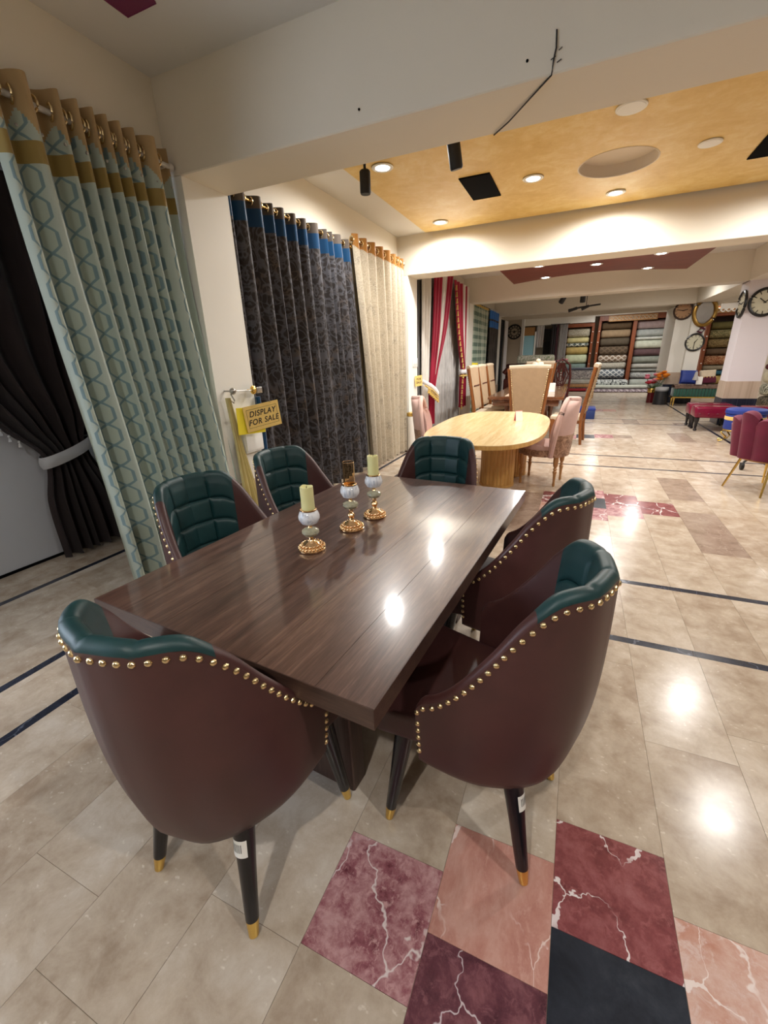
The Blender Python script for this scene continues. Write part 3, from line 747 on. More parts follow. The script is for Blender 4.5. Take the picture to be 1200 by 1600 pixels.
# brown velvet curtain tied back in the recess
t = thing('velvet_curtain', 'dark brown velvet curtain tied back with a silver satin band', 'curtain', (0, 0, 0))
drape(t, lambda z: interp(z, [0, .5, .86, 1.1, 1.6, 2.7], [1.80, 1.80, 1.86, 1.66, 1.30, 1.0]), lambda z: interp(z, [0, .5, .86, 1.2, 2.0, 2.75], [2.45, 2.38, 2.22, 2.35, 2.5, 2.55]), -3.72, .03, 2.75, 7, .055,
      [('panel', 'brown_velvet')], None, 21, 60, 2.2)
put('tieback', MB().grid(lambda u, v: (-3.72 + (.10 + .012 * sin(pi * v)) * cos(2 * pi * u), 2.04 + (.20 + .012 * sin(pi * v)) * sin(2 * pi * u), .83 + .09 * v + .06 * sin(2 * pi * u)), 32, 6, True), 'silver_satin', t)
tas = MB().lathe([(.002, 0), (.008, -.004), (.010, -.016), (.006, -.02), (.013, -.05), (.002, -.052)], 10).mesh('tassel')
for k in range(12):
    z = 1.02 + k * .05
    put('tassel', tas, 'silver_satin', t, (-3.68, interp(z, [0, .5, .86, 1.1, 1.6, 2.7], [1.80, 1.80, 1.86, 1.66, 1.30, 1.0]) - .012, z))
rod('curtain_rod', 'dark curtain rod carrying the brown velvet curtain', -3.72, .9, 2.6, 2.76, .014, 'dark_metal', (1.0, 2.55), -3.9)

# dark damask curtain with the blue band
t = thing('damask_curtain', 'charcoal damask curtain with a royal blue band below the eyelets', 'curtain', (0, 0, 0))
drape(t, lambda z: 2.96, lambda z: interp(z, [0, 1.3, 2.8], [5.26, 5.16, 4.98]), -2.575, 0.09, 2.765, 12, .055,
      [('panel', 'damask_dark'), ('header', 'grey_header'), ('band', 'blue_band')], lambda s, z, p: 1 if z > 2.69 else (2 if z > 2.56 else 0), 31, 62, 3.6, .3, hem=.02, per=14, ring=(2.725, .026, .006, 'nail_brass'))
rod('curtain_rod', 'brass rod through the eyelets of the charcoal damask curtain', -2.575, 2.95, 5.0, 2.725, .012, 'rod_brass', (3.3, 4.7))
# cream curtain with the gold header
t = thing('cream_curtain', 'cream brocade curtain with a gold scalloped eyelet header', 'curtain', (0, 0, 0))
drape(t, lambda z: interp(z, [0, 1.2, 2.85], [5.32, 5.22, 5.01]), lambda z: 6.66, -2.56, .03, 2.86, 8, .06,
      [('panel', 'damask_cream'), ('header', 'gold_header')], lambda s, z, p: 1 if z > 2.70 + .05 * abs(((p / pi) % 1) - .5) * 2 else 0, 41, 80, 3.2, .3, per=18, fine=.18, ring=(2.80, .034, .008, 'nail_brass'))
rod('curtain_rod', 'brass rod through the gold header of the cream curtain', -2.56, 5.02, 6.66, 2.80, .012, 'rod_brass', (5.3, 6.5))

# bay three: sheers with crimson tie-backs
t = thing('slate_curtain', 'narrow slate black curtain hanging beside the second pillar', 'curtain')
drape(t, 7.12, 7.40, -2.585, .1, 2.95, 2, .04, [('panel', 'charcoal_cloth')], None, 51, 40, .6)
t = thing('sheer_curtain', 'long grey lace curtain behind the crimson swags', 'curtain')
drape(t, 7.42, 10.6, -2.63, .06, 2.95, 13, .02, [('panel', 'lace_grey')], None, 52, 44, 5)
t = thing('sheer_curtain', 'off-white pleated sheer gathered under a cream tieback beside the slate curtain', 'curtain')
drape(t, 7.42, lambda z: interp(z, [0, .9, 1.2, 2.95], [7.85, 7.75, 7.8, 7.95]), -2.53, .25, 2.97, 4, .035, [('panel', 'sheer_white')], None, 53, 44, 1.2)
t = thing('swag_curtain', 'crimson and white striped curtain swept to the pillar by a cream tasselled band', 'curtain')
drape(t, lambda z: interp(z, [.0, .9, 1.2, 2.0, 2.96], [7.72, 7.70, 7.74, 7.85, 7.92]), lambda z: interp(z, [0, .9, 1.2, 2.0, 2.96], [7.86, 7.92, 8.12, 8.75, 9.15]), -2.47, .30, 2.96, 7, .04,
      [('panel', 'crimson_cloth'), ('stripe', 'sheer_white')], lambda s, z, p: 1 if .38 < s < .62 else 0, 54, 50, 2.4)
put('tieback', MB().tube([(-2.46, 7.22, 1.12), (-2.38, 7.45, 1.02), (-2.38, 7.66, .94), (-2.39, 7.88, .86)], [.03, .045, .06, .05], 10), 'white_cloth', t)
put('braid', MB().tube([(-2.40, 7.22, 1.04), (-2.34, 7.45, .95), (-2.34, 7.66, .87), (-2.36, 7.9, .80)], .014, 8), 'gold_braid', t)
tas2 = MB().lathe([(.003, 0), (.018, -.01), (.012, -.03), (.024, -.09), (.004, -.095)], 10).mesh('tassel')
for k in range(7): put('tassel', tas2, 'gold_braid', t, (-2.35, 7.27 + k * .095, 1.0 - k * .035))
t = thing('swag_curtain', 'crimson curtain edged with gold tassels and tied beside the third pillar', 'curtain')
loR = lambda z: interp(z, [.2, .9, 1.2, 1.25, 2.0, 2.9], [10.0, 10.02, 10.1, 10.1, 9.6, 9.25])
drape(t, loR, lambda z: interp(z, [.2, .9, 1.2, 2.0, 2.96], [10.5, 10.45, 10.42, 10.5, 10.55]), -2.47, .36, 2.93, 6, .04,
      [('panel', 'crimson_cloth'), ('stripe', 'sheer_white')], lambda s, z, p: 1 if (.5 < s < .64 or s > .86) and z > 1.1 else 0, 55, 50, 2.4)
put('tieback', MB().tube([(-2.46 + .06 * cos(k * pi / 10), 10.26 + .2 * sin(k * pi / 10), 1.16) for k in range(20)], .05, 8, True), 'white_cloth', t)
put('braid', MB().tube([(-2.46 + .07 * cos(k * pi / 10), 10.26 + .22 * sin(k * pi / 10), 1.07) for k in range(20)], .022, 8, True), 'gold_braid', t)
for k in range(22):
    z = .42 + k * .115; put('tassel', tas2, 'gold_braid', t, (-2.42, loR(z) - .03, z))
rod('curtain_rod', 'pale rod carrying the crimson swags and lace', -2.55, 7.2, 10.7, 2.97, .014, 'rod_white', (7.5, 10.4))
# bay four
t = thing('plaid_curtain', 'pale green checked curtain hanging by the third pillar', 'curtain')
drape(t, 11.3, 13.35, -2.56, .05, 2.74, 9, .05, [('panel', 'plaid_green'), ('header', 'gold_braid')], lambda s, z, p: 1 if z > 2.66 else 0, 61, 44, 2.6)
t = thing('bark_curtain', 'bark grey crushed curtain with two bright blue bands', 'curtain')
drape(t, 13.5, 14.95, -2.52, .05, 2.76, 6, .05, [('panel', 'bark_cloth'), ('band', 'blue_bright'), ('header', 'silver_satin')],
      lambda s, z, p: 2 if z > 2.70 else (1 if (2.50 < z < 2.70 or 2.26 < z < 2.44) else 0), 62, 60, 2)
rod('curtain_rod', 'dark rod carrying the checked and bark grey curtains', -2.55, 11.27, 14.96, 2.75, .014, 'dark_metal', (12, 14))
t = thing('black_curtain', 'plain black curtain hanging before the beige partition', 'curtain')
drape(t, 15.45, 16.2, -2.55, .05, 2.6, 4, .05, [('panel', 'black_cloth')], None, 63, 30, 1.4)
t = thing('white_curtain', 'narrow white curtain hanging next to the black curtain', 'curtain')
drape(t, 16.25, 16.75, -2.5, .2, 2.6, 3, .05, [('panel', 'white_cloth')], None, 64, 30, 1)
rod('curtain_rod', 'dark rod carrying the black and white curtains', -2.55, 15.42, 16.9, 2.6, .014, 'dark_metal', (15.6, 16.7))

# ------------------------------------------------------------------ hook, cards and box on the first pillar
t = thing('wall_hook', 'crystal tieback hook screwed to the white pillar', 'hook', (PX, 2.60, 1.30))
put('stem', MB().tube([(0, 0, 0), (.07, 0, 0)], .006, 8), 'steel', t); put('knob', MB().ball((.085, 0, 0), .026, 8, 6), 'steel', t)
put('hook', MB().tube([(.06, 0, -.02), (.08, .01, -.07), (.06, .02, -.09), (.04, .015, -.075)], .006, 8), 'steel', t)
t = thing('wall_hook', 'gold rosette tieback hook holding the sale cards', 'hook', (PX, 2.86, 1.29))
put('stem', MB().tube([(0, 0, 0), (.07, 0, 0)], .006, 8), 'brass', t); put('rosette', MB().lathe([(.002, .085), (.022, .08), (.034, .07), (.036, .06), (.02, .055)], 10, (0, 0, 0), 'x'), 'brass', t)
put('pin', MB().tube([(.07, -.02, 0), (.075, -.22, .008)], .004, 6), 'steel', t); put('clip', MB().bbox(.05, .075, .03, .10, -.03, .02, .004), 'steel', t)
def card(name, label, W, H, loc, rotz, tilt, paper, lines, size, border=True, th=.003, string=None):
    t = thing(name, label, 'sign', loc, rotz)
    def pl(o): o.rotation_euler = (pi / 2, tilt, 0); return o
    c = pl(put('card', MB().bbox(-W / 2, W / 2, -H / 2, H / 2, -th, 0, .001, 1), paper, t))
    if border:
        w, h = W * .43, H * .36; tk = .0022
        b = MB()
        for (x0, x1, y0, y1) in ((-w, w, h - tk, h), (-w, w, -h, -h + tk), (-w, -w + tk, -h, h), (w - tk, w, -h, h)): b.box(x0, x1, y0, y1, 0, .0006)
        pl(put('border', b, 'ink', t))
    if lines:
        tm = text_mesh(lines, size, 'lettering'); tm.transform(Matrix.Diagonal((1.0, 1.0, 1, 1)))
        tm.transform(Matrix.Translation((0, 0, .0005))); pl(put('lettering', tm, 'ink', t))
    if string:
        put('string', MB().tube([(-W * .05, -.002, H * .5)] + [string] + [(W * .25, -.002, H * .5)], .0012, 5), 'ink', t)
    return t
card('sale_card', 'tan card lettered DISPLAY FOR SALE hanging from the gold hook', .34, .205, (-2.345, 2.83, 1.085), pi / 2 - .30, -.10, 'paper_tan', 'DISPLAY\nFOR SALE', .062, string=(0.0, .004, .20))
card('sale_card', 'bright yellow card half hidden behind the tan DISPLAY card', .26, .21, (-2.39, 2.735, 1.06), pi / 2 - .25, .04, 'paper_yellow', 'FOR\nSALE', .05, False)
t = thing('switch_box', 'blank white box fixed low on the pillar below the cards', 'box', (PX, 2.80, .89))
put('body', MB().bbox(0, .055, -.10, .115, -.10, .10, .006), 'white_plastic', t); put('cover', MB().bbox(.053, .062, -.10, .10, -.085, .085, .003), 'white_plastic', t)
put('cord', MB().tube([(.03, .14, .34), (.04, .15, .1), (.04, .14, -.2), (.03, .16, -.5)], .022, 8), 'blue_band', t)
card('sale_card', 'small ochre card with printed lines on the second pillar', .16, .17, (-2.44, 7.0, 1.13), pi / 2 - .5, -.05, 'paper_tan', 'FOR\nSALE', .05, False)
card('sale_card', 'small lime yellow card hanging at the third pillar', .2, .26, (-2.4, 11.15, 1.2), pi / 2 - .6, .05, 'paper_yellow', 'FOR\nSALE', .06, False)
t = thing('switch_plate', 'white double socket plate on the second pillar above the ochre card', 'switch', (PX, 6.98, 1.42))
put('plate', MB().bbox(0, .012, -.11, .11, -.07, .07, .004), 'white_plastic', t)
for yy in (-.05, .05): put('rocker', MB().bbox(.011, .018, yy - .03, yy + .03, -.03, .03, .003), 'white_plastic', t)
t = thing('standing_roll', 'white cardboard roll with a brass coloured end standing by the second pillar', 'roll', (-2.43, 6.62, 0))
put('tube', MB().lathe([(.075, 0), (.078, .01), (.078, .6)], 28), 'paper_white', t); put('cap', MB().lathe([(.081, .6), (.083, .61), (.083, .65), (.06, .66), (.001, .66)], 28), 'brass', t)
t = thing('easel_frame', 'thin brass display frame leaning by the third pillar', 'stand', (-2.35, 11.05, 0))
put('frame', MB().tube([(0, -.18, 0), (-.05, -.18, .72), (-.05, .18, .72), (0, .18, 0)], .016, 8), 'brass', t); put('crossbar', MB().tube([(-.02, -.18, .3), (-.02, .18, .3)], .012, 8), 'brass', t)

# ------------------------------------------------------------------ dining chair (bucket shell, quilted back)
CA = [0, .2, .33, .45, .6, .75, .88, .96, 1.0]
TX = [0, .122, .196, .236, .262, .278, .283, .284, .283]
TY = [-.335, -.300, -.232, -.165, -.098, -.032, .03, .075, .09]
TZ = [.972, .972, .962, .892, .792, .704, .640, .612, .585]
BX = [0, .105, .168, .202, .230, .248, .258, .261, .262]
BY = [-.268, -.242, -.190, -.138, -.085, -.03, .03, .075, .09]
BZ = [.338, .338, .340, .344, .352, .362, .372, .377, .380]
GA = 0.40      # the green part spans |a| < GA
def sh(a, arr): return interp(abs(a), CA, arr) * (1 if a >= 0 or arr not in (TX, BX) else -1)
def inward(a):
    e = .01; p = (sh(min(1, a + e), TX), sh(min(1, a + e), TY)); q = (sh(max(-1, a - e), TX), sh(max(-1, a - e), TY))
    d = Vector((p[0] - q[0], p[1] - q[1], 0)).normalized(); n = Vector((-d.y, d.x, 0))
    return n if n.dot(Vector((-sh(a, TX), -.02 - sh(a, TY), 0))) > 0 else -n
def thick(a): return interp(min(1, abs(a)), [0, .3, .45, .7, 1.0], [.046, .044, .038, .034, .03])
def outer(a, v):
    b = Vector((sh(a, BX), sh(a, BY), sh(a, BZ))); t = Vector((sh(a, TX), sh(a, TY), sh(a, TZ)))
    bulge = .032 * (1 - abs(a) ** 3) * sin(pi * min(1, v) ** .7)
    return b.lerp(t, v) - inward(a) * bulge
def rim(a, w):
    th = thick(a) / 2; c = Vector((sh(a, TX), sh(a, TY), sh(a, TZ))) + inward(a) * th
    return c + (-inward(a) * cos(pi * w) + Vector((0, 0, 1)) * sin(pi * w)) * th
def inner(a, v, extra=0.0):
    """v 0 = top, 1 = seat level"""
    th = thick(a); top = Vector((sh(a, TX), sh(a, TY), sh(a, TZ)))
    zb = .45; k = 1 - v; tt = (zb + (top.z - zb) * k)
    vv = (tt - sh(a, BZ)) / (top.z - sh(a, BZ))
    b = Vector((sh(a, BX), sh(a, BY), sh(a, BZ)))
    return b.lerp(top, vv) + inward(a) * (th + extra)
def build_chair():
    M_ = MB()
    NO = 56
    M_.grid(lambda s, v: outer(-1 + 2 * s, v)[:], NO + 1, 18)
    # rolled underside
    M_.grid(lambda s, v: (outer(-1 + 2 * s, 0) + inward(-1 + 2 * s) * (.05 * sin(v * pi / 2)) - Vector((0, 0, .022 * (sin(pi * v)))))[:], NO + 1, 5)
    for sg in (-1, 1):
        M_.grid(lambda s, w: rim(sg * (GA + (1 - GA) * s), w)[:], 24, 7)
        M_.grid(lambda s, v: inner(sg * (GA + (1 - GA) * s), v)[:], 24, 10)
        a = sg * 1.0        # front end of the arm
        pts = [outer(a, k / 8) for k in range(9)] + [rim(a, k / 6) for k in range(1, 6)] + [inner(a, k / 8) for k in range(9)]
        M_.add([p[:] for p in pts], [tuple(range(len(pts)))])
    bm = bmesh.new(); me0 = M_.mesh('shell', fix=False); bm.from_mesh(me0)
    bmesh.ops.remove_doubles(bm, verts=bm.verts[:], dist=.0008); bmesh.ops.recalc_face_normals(bm, faces=bm.faces[:]); bm.to_mesh(me0); bm.free()
    me0.shade_smooth(); me0.set_sharp_from_angle(angle=RAD(50))
    Q = MB(); NC, NR, NQ = 64, 9, 70
    def quilt(u, v):
        cu, cv = u * 4.0, v * 4.6
        du = min(abs(cu - round(cu)), 9) if 0.3 < cu < 3.7 else 9
        dv = abs(cv - round(cv)) if .4 < cv else 9
        g = max(math.exp(-(du / .05) ** 2), math.exp(-(dv / .055) ** 2))
        pil = .006 * (max(0, cos((cu - .5 - math.floor(cu)) * pi)) * max(0, cos((cv - .5 - math.floor(cv)) * pi))) ** .4
        return -.009 * g + pil
    Q.grid(lambda s, w: (rim(-GA + 2 * GA * s, w) - Vector((0, 0, .004 * max([math.exp(-((s * 4 - k) / .07) ** 2) for k in (1, 2, 3)]))))[:], NC, NR)
    Q.grid(lambda s, v: inner(-GA + 2 * GA * s, v, quilt(s, v) * min(1, v * 14) * min(1, s * 25, (1 - s) * 25))[:], NC, NQ)
    bm = bmesh.new(); me1 = Q.mesh('back_cushion', fix=False); bm.from_mesh(me1)
    bmesh.ops.remove_doubles(bm, verts=bm.verts[:], dist=.0006); bmesh.ops.recalc_face_normals(bm, faces=bm.faces[:]); bm.to_mesh(me1); bm.free()
    me1.shade_smooth()
    # seat cushion
    bm = bmesh.new(); bmesh.ops.create_cube(bm, size=1)
    for v in bm.verts:
        w = .252 if v.co.y > 0 else .17
        v.co = Vector((w * (1 if v.co.x > 0 else -1), .255 if v.co.y > 0 else -.22, .492 if v.co.z > 0 else .392))
    bmesh.ops.bevel(bm, geom=[e for e in bm.edges], offset=.022, segments=4, affect='EDGES', profile=.6)
    me2 = bpy.data.meshes.new('seat'); bm.to_mesh(me2); bm.free(); me2.shade_smooth(); me2.set_sharp_from_angle(angle=RAD(50))
    pipe = MB().tube([(-.236, .257, .478), (0, .258, .478), (.236, .257, .478)], .004, 6)
    # nails along the outer edge
    nails = []; step = .030
    samples = [(-1 + 2 * k / 1200) for k in range(1201)]
    acc = 0; prev = None
    for a in samples:
        if abs(a) > .985: continue
        H = sh(a, TZ) - sh(a, BZ); v = 1 - .016 / H
        p = outer(a, v)
        if prev is not None:
            acc += (p - prev).length
            if acc >= step: nails.append((p, -inward(a))); acc = 0
        else: nails.append((p, -inward(a)))
        prev = p
    for sg in (-1, 1):
        for k in range(1, 6): nails.append((outer(sg * .985, 1 - .14 - .13 * k), -inward(sg * .98)))
    leg = MB().lathe([(.012, .055), (.0185, .056), (.024, .22), (.030, .34), (.031, .37), (.031, .40)], 18)
    tip = MB().lathe([(.0105, 0), (.0135, .003), (.0185, .058), (.0185, .06)], 18)
    return dict(shell=me0, quilt=me1, seat=me2, pipe=pipe.mesh('piping'), leg=leg.mesh('leg'), tip=tip.mesh('leg_tip'), nails=nails,
                nail=MB().lathe([(.0085, -.002), (.0082, .0018), (.0056, .005), (.0019, .0064), (.0002, .0066)], 8).mesh('nailhead'))
CH = build_chair()
FEET = [(-.235, .22), (.235, .22), (-.195, -.23), (.195, -.23)]
TOPS = [(-.195, .17), (.195, .17), (-.15, -.15), (.15, -.15)]
def dining_chair(loc, rotz, label, sticker=None):
    t = thing('dining_chair', label, 'chair', loc, rotz, 'maroon dining chairs around the walnut table')
    put('shell', CH['shell'], 'leather_maroon', t); put('back_cushion', CH['quilt'], 'leather_green', t)['label'] = 'dark green quilted leather back with a rolled top'
    s = put('seat', CH['seat'], 'leather_maroon', t); put('piping', CH['pipe'], 'leather_maroon', s)
    for k, ((fx, fy), (tx, ty)) in enumerate(zip(FEET, TOPS)):
        l = put('leg', CH['leg'], 'leg_black', t, (fx, fy, 0))
        d = Vector((tx - fx, ty - fy, .40)); l.rotation_mode = 'QUATERNION'; l.rotation_quaternion = Vector((0, 0, 1)).rotation_difference(d)
        put('leg_tip', CH['tip'], 'brass', l)['label'] = 'polished brass leg tip'
        if sticker == k:
            st = MB().grid(lambda u, v: (.0293 * cos(-2.5 + 1.9 * u), .0293 * sin(-2.5 + 1.9 * u), .27 + .05 * v), 10, 2)
            put('barcode_sticker', st, 'paper_white', l)
            bb = MB()
            for q in range(7): bb.grid(lambda u, v: (.0296 * cos(-2.2 + .17 * q + .07 * u), .0296 * sin(-2.2 + .17 * q + .07 * u), .285 + .025 * v), 2, 2)
            put('barcode', bb, 'ink', l)
    for p, n in CH['nails']:
        o = put('nailhead', CH['nail'], 'nail_brass', t, p[:]); o.rotation_mode = 'QUATERNION'
        o.rotation_quaternion = Vector((0, 0, 1)).rotation_difference(n)
    return t
dining_chair((-.841, .71, 0), RAD(-2), 'maroon leather dining chair with its back to the short table end by purple marble tiles', 3)
dining_chair((-.18, 1.116, 0), RAD(82), 'maroon leather dining chair at the long table side, its rear leg on pink marble tile', 2)
dining_chair((-.215, 1.82, 0), RAD(80), 'maroon leather dining chair on the aisle side next to the far table corner')
dining_chair((-.775, 2.47, 0), RAD(178), 'maroon leather dining chair at the table end facing away from the oak table')
dining_chair((-1.41, 1.375, 0), RAD(-96), 'maroon leather dining chair in front of the green trellis curtain')
dining_chair((-1.41, 2.04, 0), RAD(-97), 'maroon leather dining chair in front of the hanging DISPLAY card')

# ------------------------------------------------------------------ walnut table
TR = RAD(-4.3)
t = thing('dining_table', 'dark walnut plank dining table with a glossy top and panel legs', 'table', (-.815, 1.585, 0), TR)
TWd, TLn = 1.092, 1.79
wds = [.16, .19, .2, .19, .19, .162]; x = -TWd / 2
for w in wds:
    put('plank', MB().box(x + .0006, x + w - .0006, -TLn / 2 + .002, TLn / 2 - .002, .708, .7605), 'walnut', t); x += w
put('edge_band', MB().box(-TWd / 2 - .001, TWd / 2 + .001, -TLn / 2, -TLn / 2 + .003, .70, .7598).box(-TWd / 2 - .001, TWd / 2 + .001, TLn / 2 - .003, TLn / 2, .70, .7598)
    .box(-TWd / 2 - .002, -TWd / 2 + .001, -TLn / 2, TLn / 2, .70, .7598).box(TWd / 2 - .001, TWd / 2 + .002, -TLn / 2, TLn / 2, .70, .7598), 'walnut_edge', t)
put('apron', MB().box(-.40, .40, -.66, .66, .655, .708), 'walnut_leg', t)
for sg in (-1, 1):
    put('panel_leg', MB().bbox(-.28, .28, sg * .58 - .04, sg * .58 + .04, 0, .66, .005, 1), 'walnut_leg', t)
put('stretcher', MB().bbox(-.04, .04, -.54, .54, .12, .30, .006, 1), 'walnut_leg', t)

# ------------------------------------------------------------------ candle holders
TZ0 = .7608
base_prof = [(.0005, 0), (.058, 0), (.062, .004), (.062, .010), (.054, .016), (.048, .022), (.040, .026), (.034, .034), (.022, .040), (.016, .050)]
def holder(x, y, h, label, stem2):
    t = thing('candle_holder', label, 'candle holder', (x, y, TZ0))
    b = put('base', MB().lathe(base_prof, 36), 'rose_gold', t)
    bd = MB().ball((0, 0, 0), .0075, 8, 6).mesh('bead')
    for R, z, n in ((.055, .016, 22), (.044, .026, 17)):
        for k in range(n): put('bead', bd, 'rose_gold', b, (R * cos(2 * pi * k / n), R * sin(2 * pi * k / n), z))
    z = .048
    prof = [(.012, z), (.009, z + .01)]
    if stem2: prof += [(.016, z + .016), (.019, z + .026), (.015, z + .036), (.009, z + .042), (.012, z + .048)]; z += .042
    prof += [(.012, z + .014), (.010, z + .020)]; z += .018
    put('stem', MB().lathe(prof, 24), 'rose_gold', t)
    put('agate_bead', MB().lathe([(.0105, z), (.030, z + .005), (.039, z + .018), (.037, z + .029), (.024, z + .037), (.010, z + .041)], 28), 'agate', t); z += .041
    put('collar', MB().lathe([(.012, z - .002), (.008, z + .006), (.010, z + .013), (.016, z + .017)], 20), 'rose_gold', t); z += .015
    put('marble_cup', MB().lathe([(.014, z), (.036, z + .008), (.047, z + .028), (.047, z + .042), (.040, z + .060), (.033, z + .067)], 32), 'marble_ball', t); z += .066
    put('gold_rim', MB().lathe([(.0325, z - .001), (.037, z + .001), (.037, z + .006), (.0325, z + .007), (.030, z + .0055), (.001, z + .005)], 32), 'rose_gold', t)
    t.scale = (.92, .92, .92)
    return t, (z + .006)
def candle(x, y, z, h, label):
    t = thing('candle', label, 'candle', (x, y, TZ0 + z * .92 + .0004)); t.scale = (.92, .92, .92)
    rg = random.Random(int(h * 1000))
    b = MB(); n = 28
    edge = [h + rg.uniform(-.006, .006) for _ in range(n)]
    edge = [(edge[i - 1] + edge[i] + edge[(i + 1) % n]) / 3 for i in range(n)]
    rows = [(.0005, 0), (.029, 0), (.0295, .01), (.0285, h * .5), (.029, h * .85), (.0285, None), (.024, None), (.016, 'd'), (.0005, 'd')]
    vs = []
    for r, z_ in rows:
        for i in range(n):
            a = 2 * pi * i / n
            zz = edge[i] if z_ is None else (h - .012 if z_ == 'd' else z_)
            vs.append((r * cos(a), r * sin(a), zz))
    b.add(vs, [(j * n + i, j * n + (i + 1) % n, (j + 1) * n + (i + 1) % n, (j + 1) * n + i) for j in range(len(rows) - 1) for i in range(n)])
    put('wax', b, 'candle_wax', t); put('wick', MB().tube([(0, 0, h - .014), (.001, 0, h), (.003, .001, h + .004)], .0015, 6), 'wick', t)
(_, z1) = holder(-.937, 1.334, .2, 'short gold and marble candle holder with an ivory candle, apart from the pair', False); candle(-.937, 1.334, z1, .102, 'ivory pillar candle with a melted top on the short holder standing apart')
(tg, z2) = holder(-.884, 1.591, .25, 'tall gold and marble holder with an amber glass tube', True)
g = put('glass_tube', MB().lathe([(.0285, z2), (.0285, z2 + .108), (.0272, z2 + .108), (.0272, z2 + .002), (.0005, z2 + .002)], 32, cap=False), 'amber_glass', tg)
put('rim', MB().torus((0, 0, z2 + .108), .0279, .0012, 'z', 32, 6), 'rose_gold', g)
(_, z3) = holder(-.850, 1.772, .2, 'gold and marble candle holder with an ivory candle beside the amber glass', True); candle(-.850, 1.772, z3, .098, 'ivory pillar candle with a melted top next to the amber glass tube')

# ------------------------------------------------------------------ oak table, pink chairs
t = thing('oak_table', 'light oak oval dining table on fluted pedestals', 'table', (-.875, 5.15, 0))
N_ = 72; A_, B_ = .635, 1.30
oval = []
for k in range(N_):
    a = 2 * pi * k / N_; c_, s_ = cos(a), sin(a); e = 2 / 2.9
    oval.append((A_ * abs(c_) ** e * (1 if c_ > 0 else -1), B_ * abs(s_) ** e * (1 if s_ > 0 else -1)))
put('top', MB().prism(oval, .685, .72), 'oak', t); put('edge_trim', MB().prism([(x * 1.004, y * 1.003) for x, y in oval], .678, .715), 'oak_flute', t)
for k, (x, y) in enumerate(((.10, -.02), (.18, .55))):
    r_ = .19; n = 26; poly = [((r_ + .010 * abs(sin(n * pi * i / (6 * n)))) * cos(2 * pi * i / (6 * n)) + x, (r_ + .010 * abs(sin(n * pi * i / (6 * n)))) * sin(2 * pi * i / (6 * n)) + y) for i in range(6 * n)]
    p_ = put('pedestal', MB().prism(poly, .03, .69), 'oak_flute', t); put('foot', MB().lathe([(.205, 0), (.205, .03)], 40, (x, y, 0)), 'oak_flute', p_)
t = thing('table_card', 'small clear tent card standing on the oak table', 'card', (-.62, 5.55, .72), .6)
put('panel', MB().box(-.045, .045, -.03, -.027, 0, 0).add([(-.045, -.03, 0), (.045, -.03, 0), (.045, 0, .12), (-.045, 0, .12), (-.045, -.027, 0), (.045, -.027, 0), (.045, .003, .12), (-.045, .003, .12)], [(0, 1, 2, 3), (7, 6, 5, 4), (0, 4, 5, 1), (3, 2, 6, 7)]), 'paper_white', t)
put('panel', MB().add([(-.045, .03, 0), (.045, .03, 0), (.045, 0, .12), (-.045, 0, .12), (-.045, .027, 0), (.045, .027, 0), (.045, -.003, .12), (-.045, -.003, .12)], [(0, 1, 2, 3), (7, 6, 5, 4), (0, 4, 5, 1), (3, 2, 6, 7)]), 'petal_pink', t)
def pink_chair(loc, rotz, label):
    t = thing('velvet_chair', label, 'chair', loc, rotz, 'pink velvet chairs at the oak table')
    def prof(z): return interp(z, [.36, .5, .7, .88, .97, 1.0], [.24, .255, .245, .19, .11, .03])
    def back(s, v, off):
        z = .36 + .64 * v; w = prof(z); a = -1 + 2 * s
        return (w * sin(a * 1.25) / sin(1.25), -.27 - .07 * v + (.16 - .02 * v) * (1 - cos(a * 1.25)) * 1.15 + off, z)
    put('backrest', MB().grid(lambda s, v: back(s, v, .06 * sin(pi * min(1, max(0, v * 1.05)))), 24, 22), 'pink_velvet', t)
    put('back_shell', MB().grid(lambda s, v: back(s, .4 + .6 * v, -.03), 24, 14), 'pink_velvet', t); put('back_skirt', MB().grid(lambda s, v: back(s, .4 * v, -.031), 24, 10), 'leopard_velvet', t)
    put('back_rim', MB().tube([back(0, k / 20, .0) for k in range(21)] + [back(k / 10, 1, 0) for k in range(1, 10)] + [back(1, 1 - k / 20, 0) for k in range(21)], .03, 8), 'pink_velvet', t)
    put('seat', MB().lathe([(.19, .36), (.25, .365), (.275, .40), (.275, .45), (.255, .485), (.2, .50), (.001, .505)], 32, (0, .0, 0), sx=.98, sy=1.0), 'pink_velvet', t)
    put('skirt', MB().lathe([(.277, .36), (.281, .40), (.277, .44)], 32, (0, -.0, 0), cap=False), 'leopard_velvet', t)
    pr = [(.012, 0), (.017, .02), (.013, .05), (.018, .14), (.025, .18), (.014, .195), (.024, .21), (.014, .225), (.026, .25), (.03, .30), (.03, .37)]
    for x, y in ((-.19, .19), (.19, .19), (-.17, -.2), (.17, -.2)): put('leg', MB().lathe(pr, 14, (x, y, 0)), 'turned_wood', t)
pink_chair((-.29, 5.42, 0), RAD(80), 'pink velvet chair with turned legs on the aisle side of the oak table')
pink_chair((-1.62, 5.45, 0), RAD(-80), 'pink velvet chair between the oak table and the crimson curtain')

